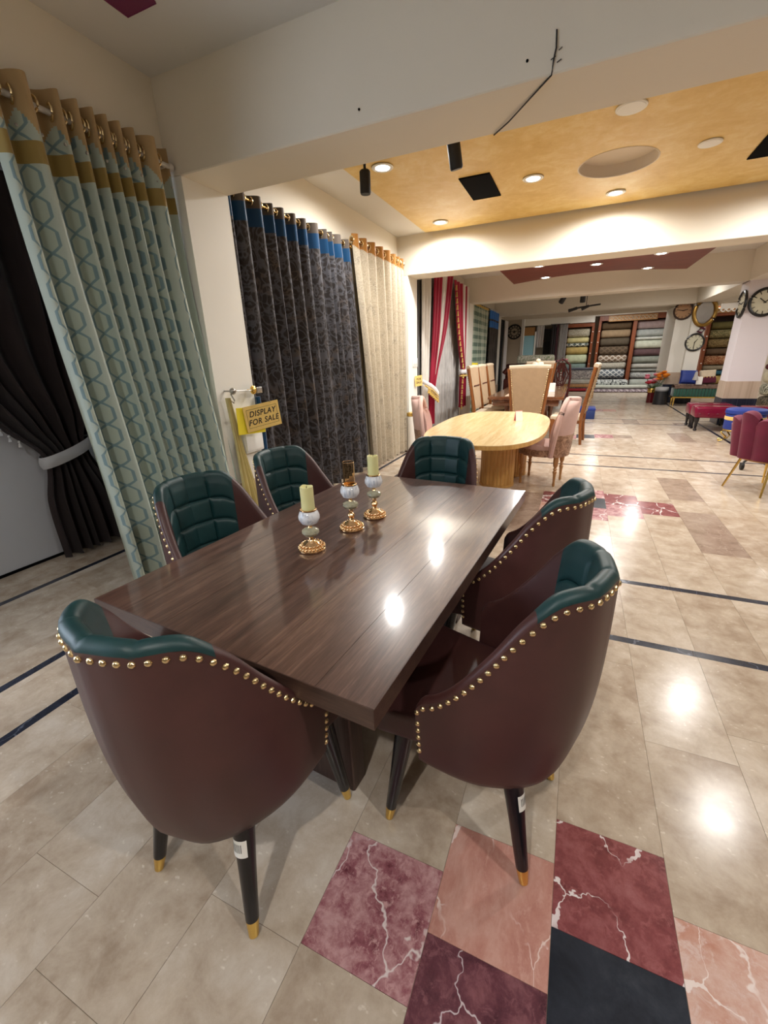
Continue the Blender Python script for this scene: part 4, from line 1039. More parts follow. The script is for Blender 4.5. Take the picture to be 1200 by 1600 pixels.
# ------------------------------------------------------------------ brown table and high-back chairs
t = thing('formal_table', 'glossy brown carved dining table with a glass top and runner', 'table', (-.84, 9.6, 0))
put('top', MB().bbox(-.66, .66, -1.4, 1.4, .715, .765, .012), 'table_brown', t); put('glass_sheet', MB().box(-.64, .64, -1.38, 1.38, .766, .774), 'glass_sheet', t)
put('apron', MB().bbox(-.58, .58, -1.3, 1.3, .60, .715, .01), 'table_brown', t)
for sx in (-1, 1):
    for sy in (-1, 1): put('leg', MB().lathe([(.04, 0), (.055, .03), (.035, .08), (.05, .25), (.07, .4), (.045, .5), (.06, .6)], 16, (sx * .34, sy * 1.1, 0)), 'table_brown', t)
o = tag(put('table_runner', MB().bbox(-.22, .22, -1.36, 1.36, .0, .004, .001, 1), 'runner_cloth', None, (-.84, 9.6, .775)), 'pale embroidered runner laid along the glossy brown table', 'runner')
put('border', MB().box(-.36, -.28, -1.36, 1.36, 0, .003).box(.28, .36, -1.36, 1.36, 0, .003), 'runner_cloth', o)
t = thing('table_card', 'white price card standing on the glossy brown table', 'card', (-.45, 9.3, .775), .2)
put('panel', MB().bbox(-.07, .07, -.004, .004, 0.0, .17, .001, 1), 'paper_white', t); put('foot', MB().bbox(-.05, .05, -.03, .03, 0, .004, .001, 1), 'paper_white', t)
t = thing('table_ornament', 'cream blossom ornament in the middle of the glossy brown table', 'ornament', (-.8, 10.0, .78))
for k in range(7):
    a = 2 * pi * k / 6; put('blossom', MB().ball((.07 * cos(a) * (k < 6), .07 * sin(a) * (k < 6), .50 + (.07 if k == 6 else 0)), .05, 10, 8), 'cream_suede', t)
put('stem', MB().lathe([(.06, 0), (.02, .03), (.014, .4), (.03, .5)], 14), 'chair_wood', t)
def high_chair(loc, rotz, label, wide=.5):
    t = thing('high_back_chair', label, 'chair', loc, rotz, 'beige high-back chairs at the brown table')
    wt, wb = .34, .255; yb = lambda z: -.23 - .14 * max(0, z - .45) / .85
    wz = lambda z: interp(z, [.45, 1.28], [wb, wt])
    for sg in (-1, 1):
        put('post', MB().tube([(sg * .235, -.27, 0), (sg * .245, -.24, .3), (sg * wz(.5), yb(.5), .5), (sg * wz(1.0), yb(1.0), 1.0), (sg * wz(1.27), yb(1.27), 1.27)], [.024, .026, .03, .028, .03], 8), 'chair_wood', t)
        put('leg', MB().lathe([(.022, 0), (.03, .03), (.022, .06), (.034, .3), (.036, .42)], 12, (sg * .23, .22, 0)), 'chair_wood', t)
    def bp(s, v, off): z = .52 + .76 * v; return ((-1 + 2 * s) * (wz(z) - .022), yb(z) + off + .012 * sin(pi * s), z)
    b = put('backrest', MB().grid(lambda s, v: bp(s, v, .03), 10, 10).grid(lambda s, v: bp(s, v, -.035), 10, 10), 'beige_suede', t)
    put('top_roll', MB().tube([(-wt * .98, yb(1.29), 1.285), (0, yb(1.29) + .012, 1.295), (wt * .98, yb(1.29), 1.285)], .038, 12), 'cream_suede', b)
    nm = MB().ball((0, 0, 0), .011, 6, 5).mesh('nailhead')
    for sg in (-1, 1):
        for k in range(20):
            z = .54 + k * .037; put('nailhead', nm, 'nail_brass', b, (sg * (wz(z) - .035), yb(z) - .036, z))
    put('seat', MB().bbox(-.25, .25, -.23, .26, .40, .48, .025, 3), 'cream_suede', t); put('seat_rail', MB().bbox(-.245, .245, -.24, .25, .35, .41, .01), 'chair_wood', t)
    put('strap', MB().bbox(-.2, .2, yb(.95) + .04, yb(.95) + .052, .935, .96, .004, 1), 'carved_red', b)
    return t
h0 = high_chair((-.755, 8.22, 0), 0, 'beige high-back chair at the brown table end showing its nailed back')
dup(h0, (-.87, 11.3, 0), pi, 'beige high-back chair at the brown table end before the racks')
for k, y in enumerate((8.62, 9.42, 10.35)):
    dup(h0, (-1.53, y, 0), -pi / 2 - .03, 'beige high-back chair on the curtain side of the brown table, %s' % ('near the oak table', 'middle of three', 'near the back room')[k])
dup(h0, (-.08, 8.2, 0), pi / 2 - .1, 'beige high-back chair on the aisle side of the brown table by the pink chair')
# carved chair with flowers, folded cloth
t = thing('carved_chair', 'dark red carved armchair with an openwork back', 'chair', (-.42, 12.7, 0), .2)
pts = [(-.22, 0, .45), (-.24, -.02, .9), (-.2, -.03, 1.2), (0, -.04, 1.36), (.2, -.03, 1.2), (.24, -.02, .9), (.22, 0, .45)]
put('back_frame', MB().tube(pts, .03, 10), 'carved_red', t)
for k in range(6):
    a = -1 + 2 * k / 5; put('fretwork', MB().tube([(0, 0, .5), (a * .12, -.015, .75), (a * .19, -.02, 1.0 - .05 * abs(a)), (a * .05, -.03, 1.25)], .017, 8), 'carved_red', t)
for k in range(3): put('scroll', MB().torus((0, -.02, .65 + .2 * k), .07, .015, 'y', 16, 6), 'carved_red', t)
put('seat', MB().bbox(-.25, .25, 0, .48, .40, .48, .02, 2), 'maroon_cloth', t)
for x, y in ((-.22, .44), (.22, .44), (-.22, .02), (.22, .02)): put('leg', MB().tube([(x, y, 0), (x * .95, y, .2), (x, y, .42)], [.02, .03, .035], 10), 'carved_red', t)
t = thing('flower_spray', 'pink artificial flowers behind the carved red chair', 'flowers', (-.44, 13.3, 0))
put('vase', MB().lathe([(.08, 0), (.11, .2), (.06, .7), (.05, .95), (.07, 1.0)], 16), 'white_plastic', t)
for k in range(9):
    a = 2.4 * k; r_ = .04 + .02 * (k % 4); f_ = put('bloom', MB().lathe([(.008, -.02), (.04, 0), (.055, .02), (.03, .03), (.01, .035)], 9, (r_ * 2 * cos(a), r_ * sin(a), 1.25 + .03 * (k % 3))), 'petal_pink' if k % 3 else 'white_cloth', t)
    put('stem', MB().tube([(0, 0, .95), (r_ * 2 * cos(a), r_ * sin(a), 1.24 + .03 * (k % 3))], .006, 5), 'stem_green', t)
t = thing('display_bench', 'low gold wood bench stacked with folded cloth', 'bench', (.1, 17.0, 0))
put('top', MB().bbox(-.62, .5, -.4, .4, .36, .46, .012), 'turned_wood', t)
for x in (-.55, .43):
    for y in (-.33, .33): put('leg', MB().box(x - .03, x + .03, y - .03, y + .03, 0, .36), 'turned_wood', t)
for k, (mt, c) in enumerate(((rollmat('fold_pale', srgb(206, 206, 198)), 'pale grey'), (rollmat('fold_grey', srgb(140, 136, 140), srgb(214, 210, 206), 'swirl', 9), 'grey white scroll patterned'), (rollmat('fold_slate', srgb(104, 108, 122)), 'slate blue'))):
    h = (.16, .30, .06)[k]; z = (.46, .62, .92)[k]
    o = tag(put('folded_cloth', MB().bbox(-.55, .42, -.33, .33, 0, h, .05, 3), mt, None, (.1, 17.0, z)), '%s folded cloth stacked on the low gold bench' % c, 'cloth')
    put('fold_edge', MB().tube([(-.5, -.335, h * .5), (.37, -.335, h * .5)], .012, 6), mt, o)
t = thing('cloth_trunk', 'dark brown carved sofa arm end behind the high-back chairs', 'sofa', (-1.65, 14.3, 0))
put('body', MB().bbox(-.45, .95, -.35, .35, .1, .8, .05, 2), 'carved_red', t); put('back_panel', MB().bbox(-.45, .95, .0, .32, .75, 1.22, .04, 2), 'carved_red', t); put('arm_roll', MB().tube([(-.45, -.3, .95), (-.3, -.3, 1.15), (.1, -.3, 1.1), (.4, -.3, .85)], .07, 10), 'carved_red', t)
for x in (-.35, .85):
    for y in (-.25, .25): put('leg', MB().lathe([(.03, 0), (.05, .12)], 10, (x, y, 0)), 'carved_red', t)
o = tag(put('folded_quilt', MB().bbox(-.3, .75, -.3, .3, 0, .24, .07, 3), rollmat('quilt_cream', srgb(212, 208, 196), srgb(150, 160, 130), 'swirl', 5), None, (-1.45, 14.3, 1.22)), 'cream folded quilt laid over the dark carved sofa', 'quilt')
put('fold_edge', MB().tube([(-.25, -.305, .12), (.7, -.305, .12)], .016, 6), 'quilt_cream', o)

# ------------------------------------------------------------------ fabric racks at the end wall
def roll_obj(x0, x1, y, z, h, mat, label, group, seed=0, d=None):
    """one bolt of cloth lying on its side"""
    rg = random.Random(seed); L = x1 - x0; hr = h / 2; dr = (d or max(.34, h)) / 2
    t = thing('fabric_roll', label, 'fabric roll', ((x0 + x1) / 2, y, z), 0, group)
    sag = rg.uniform(.0, .02); n = 18; rows = []
    xs = [-.5, -.49, -.47, -.43, -.2, 0, .2, .43, .47, .49, .5]; rs = [.55, .8, .93, 1, 1.0, .97, 1.0, 1, .93, .8, .55]
    vs = []
    for xx, rr in zip(xs, rs):
        for i in range(n):
            a = 2 * pi * i / n; e = .8
            cy, cz = cos(a), sin(a)
            vs.append((xx * L, dr * rr * abs(cy) ** e * (1 if cy > 0 else -1), hr + hr * rr * abs(cz) ** e * (1 if cz > 0 else -1) - sag * (1 - (2 * xx) ** 2) * (cz < 0) * 0))
    fs = [(j * n + i, j * n + (i + 1) % n, (j + 1) * n + (i + 1) % n, (j + 1) * n + i) for j in range(len(xs) - 1) for i in range(n)]
    fs += [tuple(range(n)), tuple((len(xs) - 1) * n + i for i in range(n))]
    put('cloth', MB().add(vs, fs), mat, t)
    put('loose_edge', MB().tube([(-L * .46, -dr * .93, hr * .7), (0, -dr * .97, hr * .62), (L * .46, -dr * .93, hr * .72)], .008, 6), mat, t)
    return t
def rack(name, label, x0, x1, y0, y1, z1, dividers=(), head=.14, post=.10):
    t = thing(name, label, 'rack', (0, 0, 0))
    for xx in (x0 + post / 2, x1 - post / 2):
        p_ = put('side_panel', MB().bbox(xx - post / 2, xx + post / 2, y0, y1, 0, z1, .006, 1), 'rack_wood', t)
        for k in range(5): put('peg', MB().lathe([(.02, 0), (.02, -.02), (.012, -.03)], 8, (xx, y0, .6 + k * .42), 'y'), 'white_plastic', p_)
    for xx in dividers: put('divider', MB().bbox(xx - .07, xx + .07, y0, y1, 0, z1 - head, .006, 1), 'rack_wood', t)
    put('head_board', MB().bbox(x0, x1, y0 - .01, y1, z1 - head, z1, .006, 1), 'rack_wood', t)
    put('back_board', MB().box(x0 + post, x1 - post, y1 - .03, y1, 0, z1 - head), 'carved_red', t)
    put('bottom_shelf', MB().box(x0 + post, x1 - post, y0, y1 - .03, 0.0, .06), 'rack_wood', t)
    return t
def fill(x0, x1, y, zlo, zhi, lst, place, group):
    """lst from top to bottom: (weight, colour words, rgb, second rgb, kind)"""
    tot = sum(l[0] for l in lst); z = zhi; i = 0
    for k, (w, words, c1, c2, kind) in enumerate(lst):
        h = (zhi - zlo) * w / tot; z -= h
        mt = rollmat('roll_%s_%d' % (words.replace(' ', '_'), len(MT)), srgb(*c1), srgb(*c2) if c2 else None, kind, 4.5 if kind == 'lattice' else 9)
        roll_obj(x0 + .02, x1 - .02, y, z + .004, h - .008, mt, '%s fabric roll, %s from top, %s' % (words, ORD[k], place), group, k + 1)
r1 = rack('fabric_rack', 'narrow mahogany rack with a lit head board holding pale fabric rolls', -.74, .42, 20.8, 21.48, 2.62)
fill(-.62, .30, 21.1, .08, 2.46, [(1.3, 'grey beige', (150, 142, 122), (196, 190, 170), 'swirl'), (.8, 'cream yellow', (206, 196, 142), None, 'plain'), (.5, 'white striped', (206, 208, 198), (90, 100, 96), 'lattice'),
     (1.1, 'mustard gold', (186, 162, 100), None, 'plain'), (1.3, 'pale green', (198, 206, 172), None, 'plain'), (1, 'teal grey', (124, 142, 136), None, 'plain'), (1.2, 'slate blue', (84, 92, 118), None, 'plain'),
     (1.2, 'stone grey', (160, 158, 160), None, 'plain')], 'narrow single rack', 'rolls in the narrow rack')
r2 = rack('fabric_rack', 'wide double mahogany rack with a carved strip on its head board', .56, 3.22, 20.8, 21.48, 2.86, (1.88,), .2)
fill(.68, 1.80, 21.1, .08, 2.62, [(1.1, 'dark brown', (92, 74, 54), None, 'plain'), (1.2, 'tan', (150, 128, 100), None, 'plain'), (1.2, 'olive brown', (88, 78, 64), None, 'plain'), (1.3, 'brown diamond', (108, 92, 74), (84, 70, 56), 'lattice'),
     (1.1, 'white ogee', (198, 188, 174), (128, 108, 90), 'lattice'), (1, 'pale speckled', (188, 184, 170), (160, 154, 140), 'swirl'), (1.5, 'blue white trellis', (206, 208, 206), (110, 118, 126), 'lattice'), (1.2, 'smoke grey', (120, 120, 124), None, 'plain')],
     'first column of double rack', 'rolls in the double rack')
fill(1.96, 3.10, 21.1, .08, 2.62, [(1.3, 'dusty pink', (168, 150, 148), None, 'plain'), (1.1, 'pale blue grey', (172, 178, 174), None, 'plain'), (.5, 'silver white', (206, 208, 200), None, 'plain'), (1.3, 'ivory', (196, 200, 182), None, 'plain'),
     (1.1, 'plum', (96, 74, 76), None, 'plain'), (1.1, 'sage grey', (138, 142, 132), None, 'plain'), (.8, 'light grey', (176, 174, 166), None, 'plain'), (.5, 'mid grey', (140, 140, 134), None, 'plain'), (1.1, 'grey leaf patterned', (188, 188, 184), (120, 124, 124), 'swirl'), (1.2, 'ash grey', (150, 148, 146), None, 'plain')],
     'second column of double rack', 'rolls in the double rack')
o = tag(put('carved_strip', MB().bbox(-.85, .85, -.02, .02, -.11, .11, .006, 1), 'turned_wood', None, (1.75, 20.76, 2.73)), 'pale carved wooden strip fixed to the head of the double rack', 'carving')
sm = MB().torus((0, 0, 0), .055, .018, 'y', 12, 6).mesh('scroll')
for k in range(12): put('scroll', sm, 'carved_red' if k % 2 else 'cream_suede', o, (-.75 + k * .136, -.022, 0))
r3 = rack('fabric_rack', 'mahogany rack of earthy carpets seen between the two pillars', 3.68, 4.78, 17.9, 18.6, 2.74, (), .28)
fill(3.80, 4.66, 18.22, .08, 2.30, [(1.2, 'olive', (104, 96, 58), None, 'plain'), (1.4, 'green patterned', (96, 92, 62), (160, 146, 104), 'swirl'), (1.5, 'tan motif', (138, 116, 76), (84, 70, 46), 'swirl'), (1.1, 'brown', (98, 78, 60), None, 'plain'),
     (1.6, 'rust red', (132, 74, 48), (196, 158, 120), 'swirl'), (.8, 'putty grey', (148, 138, 118), None, 'plain'), (.8, 'petrol blue', (50, 94, 112), None, 'plain'), (1.5, 'gold brocade', (166, 140, 76), (186, 164, 104), 'swirl'), (1.3, 'dark taupe', (92, 80, 70), None, 'plain')],
     'rack between the pillars', 'rolls in the rack between the pillars')
o = tag(put('carved_strip', MB().bbox(-.42, .42, -.02, .02, -.08, .08, .006, 1), 'turned_wood', None, (4.23, 17.86, 2.62)), 'gilt carved strip on the rack between the pillars', 'carving')
for k in range(6): put('scroll', sm, 'turned_wood', o, (-.36 + k * .144, -.022, 0))
# carpets on the floor before the double rack
for k, (x0, x1, y, z, h, d_, c1, c2, kd, words) in enumerate((
        (.42, 2.62, 19.85, 0, .06, 1.85, (120, 104, 110), (168, 156, 158), 'lattice', 'mauve diamond patterned flat carpet on the floor before the double rack'),
        (.55, 2.55, 20.0, .06, .15, .4, (186, 190, 178), None, 'plain', 'pale sage carpet roll lying on the mauve carpet'),
        (.6, 1.9, 20.45, .06, .34, .42, (196, 200, 196), (30, 34, 40), 'swirl', 'white carpet roll with black scrolls before the double rack'),
        (1.95, 3.1, 20.45, .06, .34, .42, (160, 164, 156), None, 'plain', 'sage grey carpet roll with dark bands before the double rack'),
        (-.25, .40, 20.45, 0, .5, .5, (90, 88, 92), (150, 148, 150), 'swirl', 'charcoal patterned carpet roll at the end of the double rack'),
        (-.45, .38, 19.6, .0, .10, .7, (120, 22, 30), None, 'plain', 'small red folded rug on the floor before the double rack'))):
    mt = rollmat('carpet_%d' % k, srgb(*c1), srgb(*c2) if c2 else None, kd, 5)
    o = roll_obj(x0, x1, y, z + .001, h, mt, words, None, 40 + k, d_)
    o['category'] = 'carpet'; o.name = 'carpet_roll'
    if k == 3:
        for xx in (-.35, .25): put('band', MB().lathe([(.17, -.03), (.176, 0), (.17, .03)], 20, (xx, 0, .17), 'x', sx=1.2, sy=.96), 'dark_metal', o)

# ------------------------------------------------------------------ right side furniture
t = thing('flower_vase', 'tall dark red vase of pink and orange flowers beside the bin', 'vase', (2.08, 15.2, 0))
put('vase', MB().lathe([(.10, 0), (.105, .05), (.095, .3), (.10, .42)], 20), 'vase_red', t); put('gold_band', MB().lathe([(.101, .30), (.106, .32), (.106, .40), (.101, .42)], 20), 'brass', t)
rg = random.Random(9)
for k in range(22):
    x = rg.uniform(-.24, .34); y = rg.uniform(-.12, .12); z = .55 + rg.uniform(0, .25) + (.1 if x > .05 else 0)
    mt = 'petal_orange' if x > .06 else ('petal_pink' if z > .62 else 'petal_red')
    f_ = put('bloom', MB().lathe([(.01, -.03), (.055, -.01), (.075, .02), (.05, .04), (.015, .05)], 8, (x, y, z)), mt, t)
    put('stem', MB().tube([(0, 0, .4), (x * .6, y * .6, .5), (x, y, z - .02)], .006, 5), 'stem_green', t)
t = thing('waste_bin', 'black round bin with a silver liner beside the green bench', 'bin', (2.27, 14.75, 0))
put('body', MB().lathe([(.17, 0), (.18, .01), (.165, .4)], 24), 'bin_black', t); put('liner', MB().lathe([(.168, .38), (.172, .40), (.166, .48), (.15, .48), (.145, .40)], 24, cap=False), 'silver_satin', t); put('rim', MB().torus((0, 0, .4), .168, .008, 'z', 24, 6), 'bin_black', t)
t = thing('green_bench', 'emerald velvet bench on a gold frame with a fur throw on top', 'bench', (3.1, 14.55, 0))
for k in range(17):
    put('channel', MB().bbox(-.60 + k * .072, -.60 + (k + 1) * .072 - .004, -.22, .22, .25, .47, .018, 2), 'emerald_velvet', t)
put('frame', MB().bbox(-.62, .62, -.23, .23, .215, .25, .006, 1), 'brass', t)
for x in (-.56, .56):
    for y in (-.17, .17): put('leg', MB().tube([(x, y, 0), (x, y, .22)], [.015, .025], 10), 'brass', t)
t = thing('fur_throw', 'brown patchwork fur throw spread over the emerald bench', 'throw', (3.1, 14.55, .47))
rg = random.Random(4)
def bump_(x, y, s): 
    return math.sin(x * 23 + s) * math.cos(y * 19 + s * 2) * .012
put('pelt', MB().grid(lambda s, v: (-.60 + 1.2 * s, -.23 * cos(pi * v), .002 + .085 * sin(pi * v) ** .4 + bump_(s * 1.2, v, 1)), 40, 10), 'fur_brown', t)
for k in range(8): put('fur_patch', MB().ball((-.52 + k * .15, -.14 + .05 * (k % 2), .07), .075, 12, 8, .5), 'fur_brown', t)
def cushion(x, y, z, w, h, rot, mt, label, extra=None):
    t = thing('cushion', label, 'cushion', (x, y, z), 0)
    def f(s, v):
        a, b = 2 * s - 1, 2 * v - 1; th = .085 * (max(0, 1 - a ** 4) * max(0, 1 - b ** 4)) ** .5
        return a * w / 2 * (1 - .06 * (1 - abs(b)) ** 1), -th, b * h / 2
    def g(s, v): p = f(s, v); return p[0], -p[1], p[2]
    o = put('cover', MB().grid(f, 14, 14).grid(g, 14, 14), mt, t); o.rotation_euler = (-.35, rot, 0); o.location = (0, 0, h * .5)
    if extra: extra(t, h)
cushion(2.82, 14.62, .565, .40, .38, .04, 'royal_blue', 'royal blue cushion leaning on the fur throw')
def trimx(t, h):
    for k in range(6): put('pompom', MB().ball((-.17 + k * .07, -.10, h * .5), .018, 8, 6), 'gold_braid', t)
    o_ = put('lower_cover', MB().bbox(-.185, .185, -.10, .02, -h * .5, -.01, .03, 3), 'maroon_cloth', t); o_.rotation_euler = (-.35, -.06, 0); o_.location = (0, 0, h * .5)
cushion(3.26, 14.62, .565, .38, .38, -.06, 'cream_suede', 'cream and maroon cushion with pompom trim on the fur throw', trimx)
t = thing('price_tag', 'white paper tag propped between the cushions', 'tag', (3.04, 14.36, .575))
put('paper', MB().bbox(-.07, .07, -.004, .004, 0, .2, .001, 1), 'paper_white', t); put('tassel', MB().lathe([(.004, .34), (.03, .32), (.05, .2), (.07, .12), (.004, .11)], 12, (-.1, 0, 0)), 'lace_grey', t)
def tufted(x, y, label, w=.70, d=.42):
    t = thing('tufted_bench', label, 'bench', (x, y, 0), 0, 'burgundy benches by the pillar')
    put('cushion_top', MB().bbox(-w / 2, w / 2, -d / 2, d / 2, .25, .46, .045, 4), 'burgundy_film', t)
    me = MB().ball((0, 0, 0), .014, 8, 6).mesh('button')
    for k in range(5): put('button', me, 'burgundy_velvet', t, (-w / 2 + w * (k + .5) / 5, -d / 2 - .002, .33))
    put('film_seam', MB().tube([(-w / 2 + .03, -d / 2 + .03, .457), (w / 2 - .03, -d / 2 + .03, .457)], .008, 6), 'burgundy_film', t)
    for sx in (-1, 1):
        for sy in (-1, 1): put('leg', MB().lathe([(.02, 0), (.034, .02), (.02, .05), (.03, .15), (.04, .2), (.04, .25)], 12, (sx * (w / 2 - .06), sy * (d / 2 - .06), 0)), 'leg_black', t)
tufted(2.48, 10.05, 'burgundy buttoned bench under clear film, beside the blue pouf')
tufted(2.48, 10.52, 'burgundy buttoned bench under clear film, pushed against the lilac pillar')
tufted(3.24, 10.05, 'burgundy buttoned bench under clear film, half behind the blue pouf')
o = tag(put('white_board', MB().bbox(-.45, .45, -.2, .2, 0, .09, .006, 1), 'white_plastic', None, (3.3, 13.6, 0)), 'flat white packing board on the floor before the emerald bench', 'board')
put('lid', MB().bbox(-.46, .46, -.21, .21, .06, .095, .004, 1), 'paper_white', o)
t = thing('round_pouf', 'royal blue round pouf with a gold braid on a scrolled brass base', 'pouf', (2.60, 8.8, 0))
put('seat', MB().lathe([(.26, .22), (.265, .23), (.265, .46), (.25, .475)], 32), 'royal_blue', t); put('lid', MB().lathe([(.275, .475), (.28, .49), (.275, .535), (.25, .55), (.001, .555)], 32), 'royal_blue', t)
put('braid', MB().lathe([(.266, .37), (.271, .375), (.271, .425), (.266, .43)], 32, cap=False), 'gold_braid', t)
put('base_ring', MB().torus((0, 0, .21), .25, .014, 'z', 32, 8), 'brass', t)
for k in range(6):
    a = 2 * pi * k / 6; c_, s_ = cos(a), sin(a)
    put('scroll_leg', MB().tube([((.22 + q) * c_, (.22 + q) * s_, z) for q, z in ((.03, .21), (.06, .16), (.02, .12), (-.02, .08), (.02, .03), (.07, .015), (.08, .05), (.05, .06))], .013, 8), 'brass', t)
# burgundy shell chair
t = thing('shell_chair', 'burgundy velvet channelled tub chair on slim gold legs', 'chair', (2.0, 5.74, 0), RAD(-60))
NP = 7
for k in range(NP):
    a0 = RAD(12 - 204 * k / NP); a1 = RAD(8 - 204 * (k + 1) / NP)
    am = (a0 + a1) / 2; hgt = interp(k / (NP - 1), [0, .2, .5, .8, 1], [.63, .72, .86, .72, .63]); R_ = .28
    def pet(s, v):
        a = a0 + (a1 - a0) * s; b = .045 * sin(pi * s); z = .38 + (hgt - .38) * v; fl = .05 * v
        top = -.07 * (abs(2 * s - 1) ** 2.2) * v ** 4
        return (R_ + b + fl + .03) * cos(a), (R_ + b + fl + .03) * sin(a), z + top
    def peti(s, v):
        p = pet(s, v); a = a0 + (a1 - a0) * s; b = .034 * sin(pi * s); q = (R_ - b * .6 + .05 * v - .03)
        return q * cos(a), q * sin(a), p[2]
    put('channel', MB().grid(pet, 9, 9).grid(peti, 9, 9).grid(lambda s, w: tuple(np.array(pet(s, 1)) * (1 - w) + np.array(peti(s, 1)) * w + np.array((0, 0, .02 * sin(pi * w)))), 9, 5)
        .grid(lambda v, w: tuple(np.array(pet(0, v)) * (1 - w) + np.array(peti(0, v)) * w), 9, 3).grid(lambda v, w: tuple(np.array(pet(1, v)) * (1 - w) + np.array(peti(1, v)) * w), 9, 3), 'burgundy_velvet', t)
put('seat', MB().lathe([(.24, .36), (.275, .37), (.285, .41), (.275, .45), (.23, .468), (.001, .472)], 32, (0, .02, 0)), 'burgundy_velvet', t)
put('seat_plate', MB().lathe([(.27, .345), (.275, .36)], 32, (0, .02, 0)), 'turned_wood', t)
for x, y, fx, fy in ((-.19, .2, -.24, .27), (.19, .2, .24, .27), (-.17, -.16, -.23, -.25), (.17, -.16, .23, -.25)):
    put('leg', MB().tube([(fx, fy, 0), (x, y, .35)], [.010, .014], 10), 'brass', t)
t = thing('castor_stool', 'black castor foot of a stool standing behind the burgundy tub chair', 'castor', (2.08, 6.72, 0))
put('wheel', MB().lathe([(.02, -.02), (.045, -.016), (.048, 0), (.045, .016), (.02, .02)], 16, (0, 0, .048), 'x'), 'dark_metal', t); put('fork', MB().tube([(0, 0, .05), (.02, .03, .10), (.06, .06, .12)], .014, 8), 'dark_metal', t)
# navy boxes beside the brown table
t = thing('storage_cube', 'navy blue storage box on the floor past the brown table', 'box', (.30, 11.45, 0))
put('body', MB().bbox(-.17, .17, -.26, .26, 0, .2, .008, 2), 'navy_box', t); put('lid', MB().bbox(-.175, .175, -.265, .265, .2, .25, .008, 2), 'royal_blue', t)
# clocks and mirror
def clock(name, label, loc, R, face, rim_, axis='y', rotz=0, hands=(1.3, 4.9), hollow=False, sy=1.0):
    t = thing(name, label, 'clock', loc, rotz)
    if not hollow: put('face', MB().lathe([(.001, 0), (R * .9, 0), (R * .9, .02), (.001, .02)], 36, (0, -.02, 0), 'y'), face, t)
    put('rim', MB().torus((0, -.022, 0), R * .93, R * .105, 'y', 40, 8), rim_, t)
    if hollow: put('inner_ring', MB().torus((0, -.022, 0), R * .55, R * .05, 'y', 32, 6), rim_, t); put('hub', MB().torus((0, -.022, 0), R * .12, R * .06, 'y', 16, 6), rim_, t)
    nm = MB().box(-R * .022, R * .022, -.026, -.020, R * .62, R * .84)
    for k in range(12):
        o = put('numeral', nm.mesh('numeral') if k == 0 else me_n, 'ink' if not hollow else rim_, t); me_n = o.data; o.rotation_euler = (0, k * pi / 6, 0)
        if hollow: o.scale = (2.6, 1, 1)
    for k, (an, L) in enumerate(zip(hands, (.45, .68))):
        o = put('hand', MB().box(-R * .03, R * .03, -.032, -.028, -R * .1, R * L), 'ink', t); o.rotation_euler = (0, an, 0)
clock('wall_clock', 'tan wooden roman numeral clock on the white pillar by the double rack', (2.50, 15.25, 2.50), .235, 'clock_tan', 'clock_rim_brown')
clock('wall_clock', 'black rimmed white clock hanging below the oval mirror', (2.88, 15.05, 1.66), .23, 'clock_ivory', 'clock_rim_black', hands=(.6, 3.2))
clock('wall_clock', 'large ivory clock with a black rim facing the benches on the lilac pillar', (3.03, 10.8, 2.27), .245, 'clock_ivory', 'clock_rim_black', hands=(-.9, .9))
clock('wall_clock', 'black rimmed clock on the narrow side of the lilac pillar, seen edge on', (2.75, 10.95, 2.27), .24, 'clock_ivory', 'clock_rim_black', rotz=-pi / 2)
clock('wall_clock', 'black openwork skeleton clock on the beige partition', (-2.27, 17.0, 2.26), .25, 'partition_paint', 'clock_rim_black', hollow=True)
t = thing('oval_mirror', 'round gold framed mirror on the white pillar', 'mirror', (2.97, 15.04, 2.42))
put('glass', MB().lathe([(.001, 0), (.19, 0), (.19, .01), (.001, .01)], 36, (0, -.02, 0), 'y', sx=1.35), 'mirror_glass', t)
fr = [(.24 * cos(2 * pi * k / 40), -.02, .33 * sin(2 * pi * k / 40)) for k in range(40)]
put('frame', MB().tube(fr, .052, 10, True), 'clock_rim_gold', t); put('ribbon', MB().tube([(.0, -.02, -.38), (-.08, -.03, -.48), (.02, -.03, -.52), (.08, -.03, -.44), (.0, -.02, -.38)], .03, 8), 'maroon_cloth', t)
t = thing('bracket_ornament', 'white fretwork bracket fixed to the lilac pillar', 'bracket', (2.75, 11.15, 2.27))
put('plate', MB().bbox(-.30, 0, -.01, .01, -.05, .05, .004, 1), 'white_plastic', t)
for k in range(3): put('scroll', MB().torus((-.07 - k * .09, 0, -.06), .035, .012, 'y', 14, 6), 'white_plastic', t)

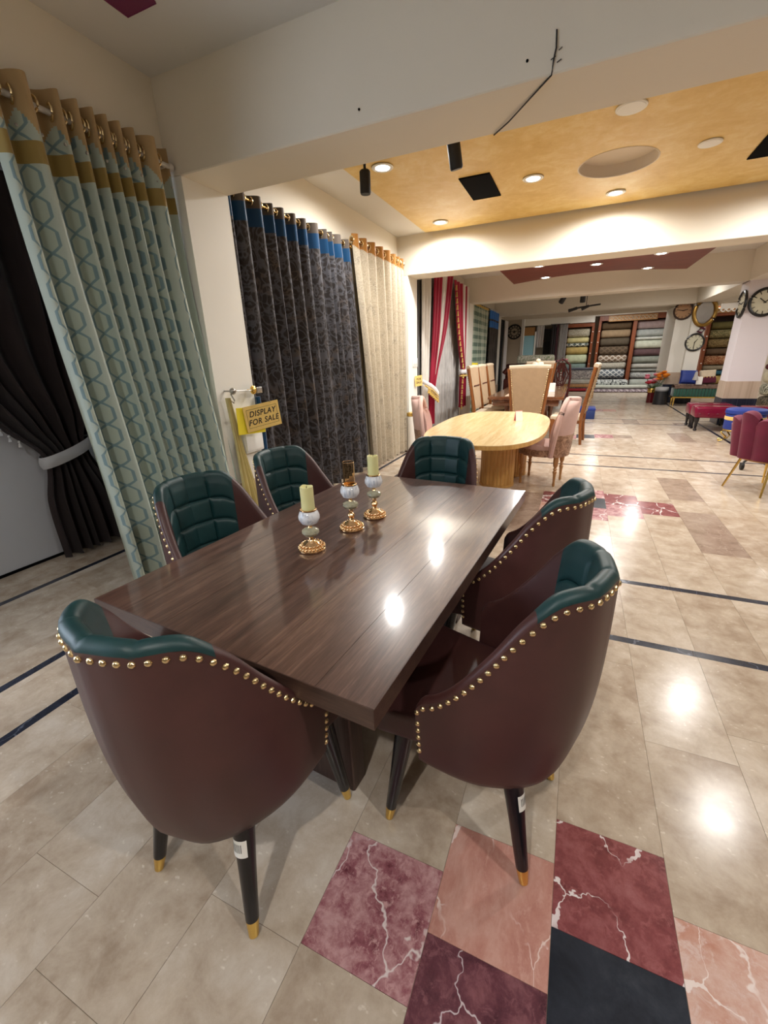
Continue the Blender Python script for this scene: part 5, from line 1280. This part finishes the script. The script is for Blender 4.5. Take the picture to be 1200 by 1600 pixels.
# ------------------------------------------------------------------ back room beyond the partition
t = thing('blue_cabinet', 'tall pale blue cabinet in the back room beyond the partition', 'cabinet', (-2.22, 21.15, 0))
put('body', MB().bbox(-.30, .30, -.25, .25, 0, 2.25, .008, 1), 'light_blue_paint', t); put('door', MB().bbox(-.27, .27, -.275, -.25, .08, 2.2, .005, 1), 'light_blue_paint', t)
put('post', MB().bbox(.30, .36, -.28, .25, 0, 2.4, .005, 1), 'white_plastic', t)
o = tag(put('carton', MB().bbox(-.28, .28, -.24, .24, 0, .34, .006, 1), 'carton', None, (-2.22, 21.15, 2.251)), 'brown carton on top of the pale blue cabinet', 'box')
put('tape', MB().box(-.03, .03, -.242, .242, .335, .342), 'paper_tan', o)
t = thing('lace_valance', 'short white lace valance hanging by the pale blue cabinet', 'curtain')
drape(t, -1.85, -1.55, 21.0, 1.75, 2.66, 3, .04, [('panel', 'white_cloth')], None, 71, 20, .8, axis='x')
t = thing('dark_opening_box', 'black box painted as the shade of a dark opening in the back room', 'dark opening', (-1.28, 21.25, 0))  # black body stands in for the shade of a dark opening
put('body', MB().bbox(-.26, .26, -.2, .2, 0, 2.5, .008, 1), 'opening_shade_black', t)
for z in (.9, 1.45, 2.0): put('front_bar', MB().box(-.27, .27, -.22, -.19, z, z + .03), 'dark_metal', t)
for k, (a, b_, mt, words) in enumerate(((-1.22, -1.06, 'charcoal_cloth', 'charcoal striped'), (-1.03, -.94, 'maroon_cloth', 'narrow maroon'), (-.91, -.6, 'sheer_grey', 'silver grey'))):
    t = thing('sample_curtain', '%s sample curtain hung beside the narrow rack' % words, 'curtain')
    sh_ = .28 * (k == 2)
    drape(t, a, b_, 20.63, .02, 2.62, 2 + 2 * k, .025, [('panel', mt)], None, 80 + k, 24, .6 + k * .3, axis='x')

# stacked carpets at the pillar's far side
for k, (c1, c2, words) in enumerate((((120, 108, 90), (60, 56, 50), 'dark speckled'), ((206, 204, 182), (70, 66, 56), 'cream and black scroll'), ((216, 206, 178), None, 'plain ivory'), ((92, 34, 36), None, 'maroon'), ((110, 112, 108), (60, 62, 62), 'grey speckled'))):
    o = roll_obj(4.35, 5.9, 14.1, (0, .31, .62, .93, 1.1)[k], (.3, .3, .3, .16, .4)[k], rollmat('pile_%d' % k, srgb(*c1), srgb(*c2) if c2 else None, 'swirl' if c2 else 'plain', 7), '%s carpet roll in the pile beyond the lilac pillar' % words, None, 60 + k, .5)
    o['category'] = 'carpet'; o.name = 'carpet_roll'
rod2 = thing('curtain_rod', 'short dark rod carrying the sample curtains beside the narrow rack', 'curtain rod', (-1.25, 20.6, 2.63))
put('pole', MB().tube([(0, 0, 0), (.72, 0, 0)], .014, 10), 'dark_metal', rod2); put('finial', MB().ball((0, 0, 0), .025, 10, 6), 'dark_metal', rod2)
for q in (.05, .6): put('bracket', MB().tube([(q, 0, 0), (q, .14, .0)], .008, 6), 'dark_metal', rod2)
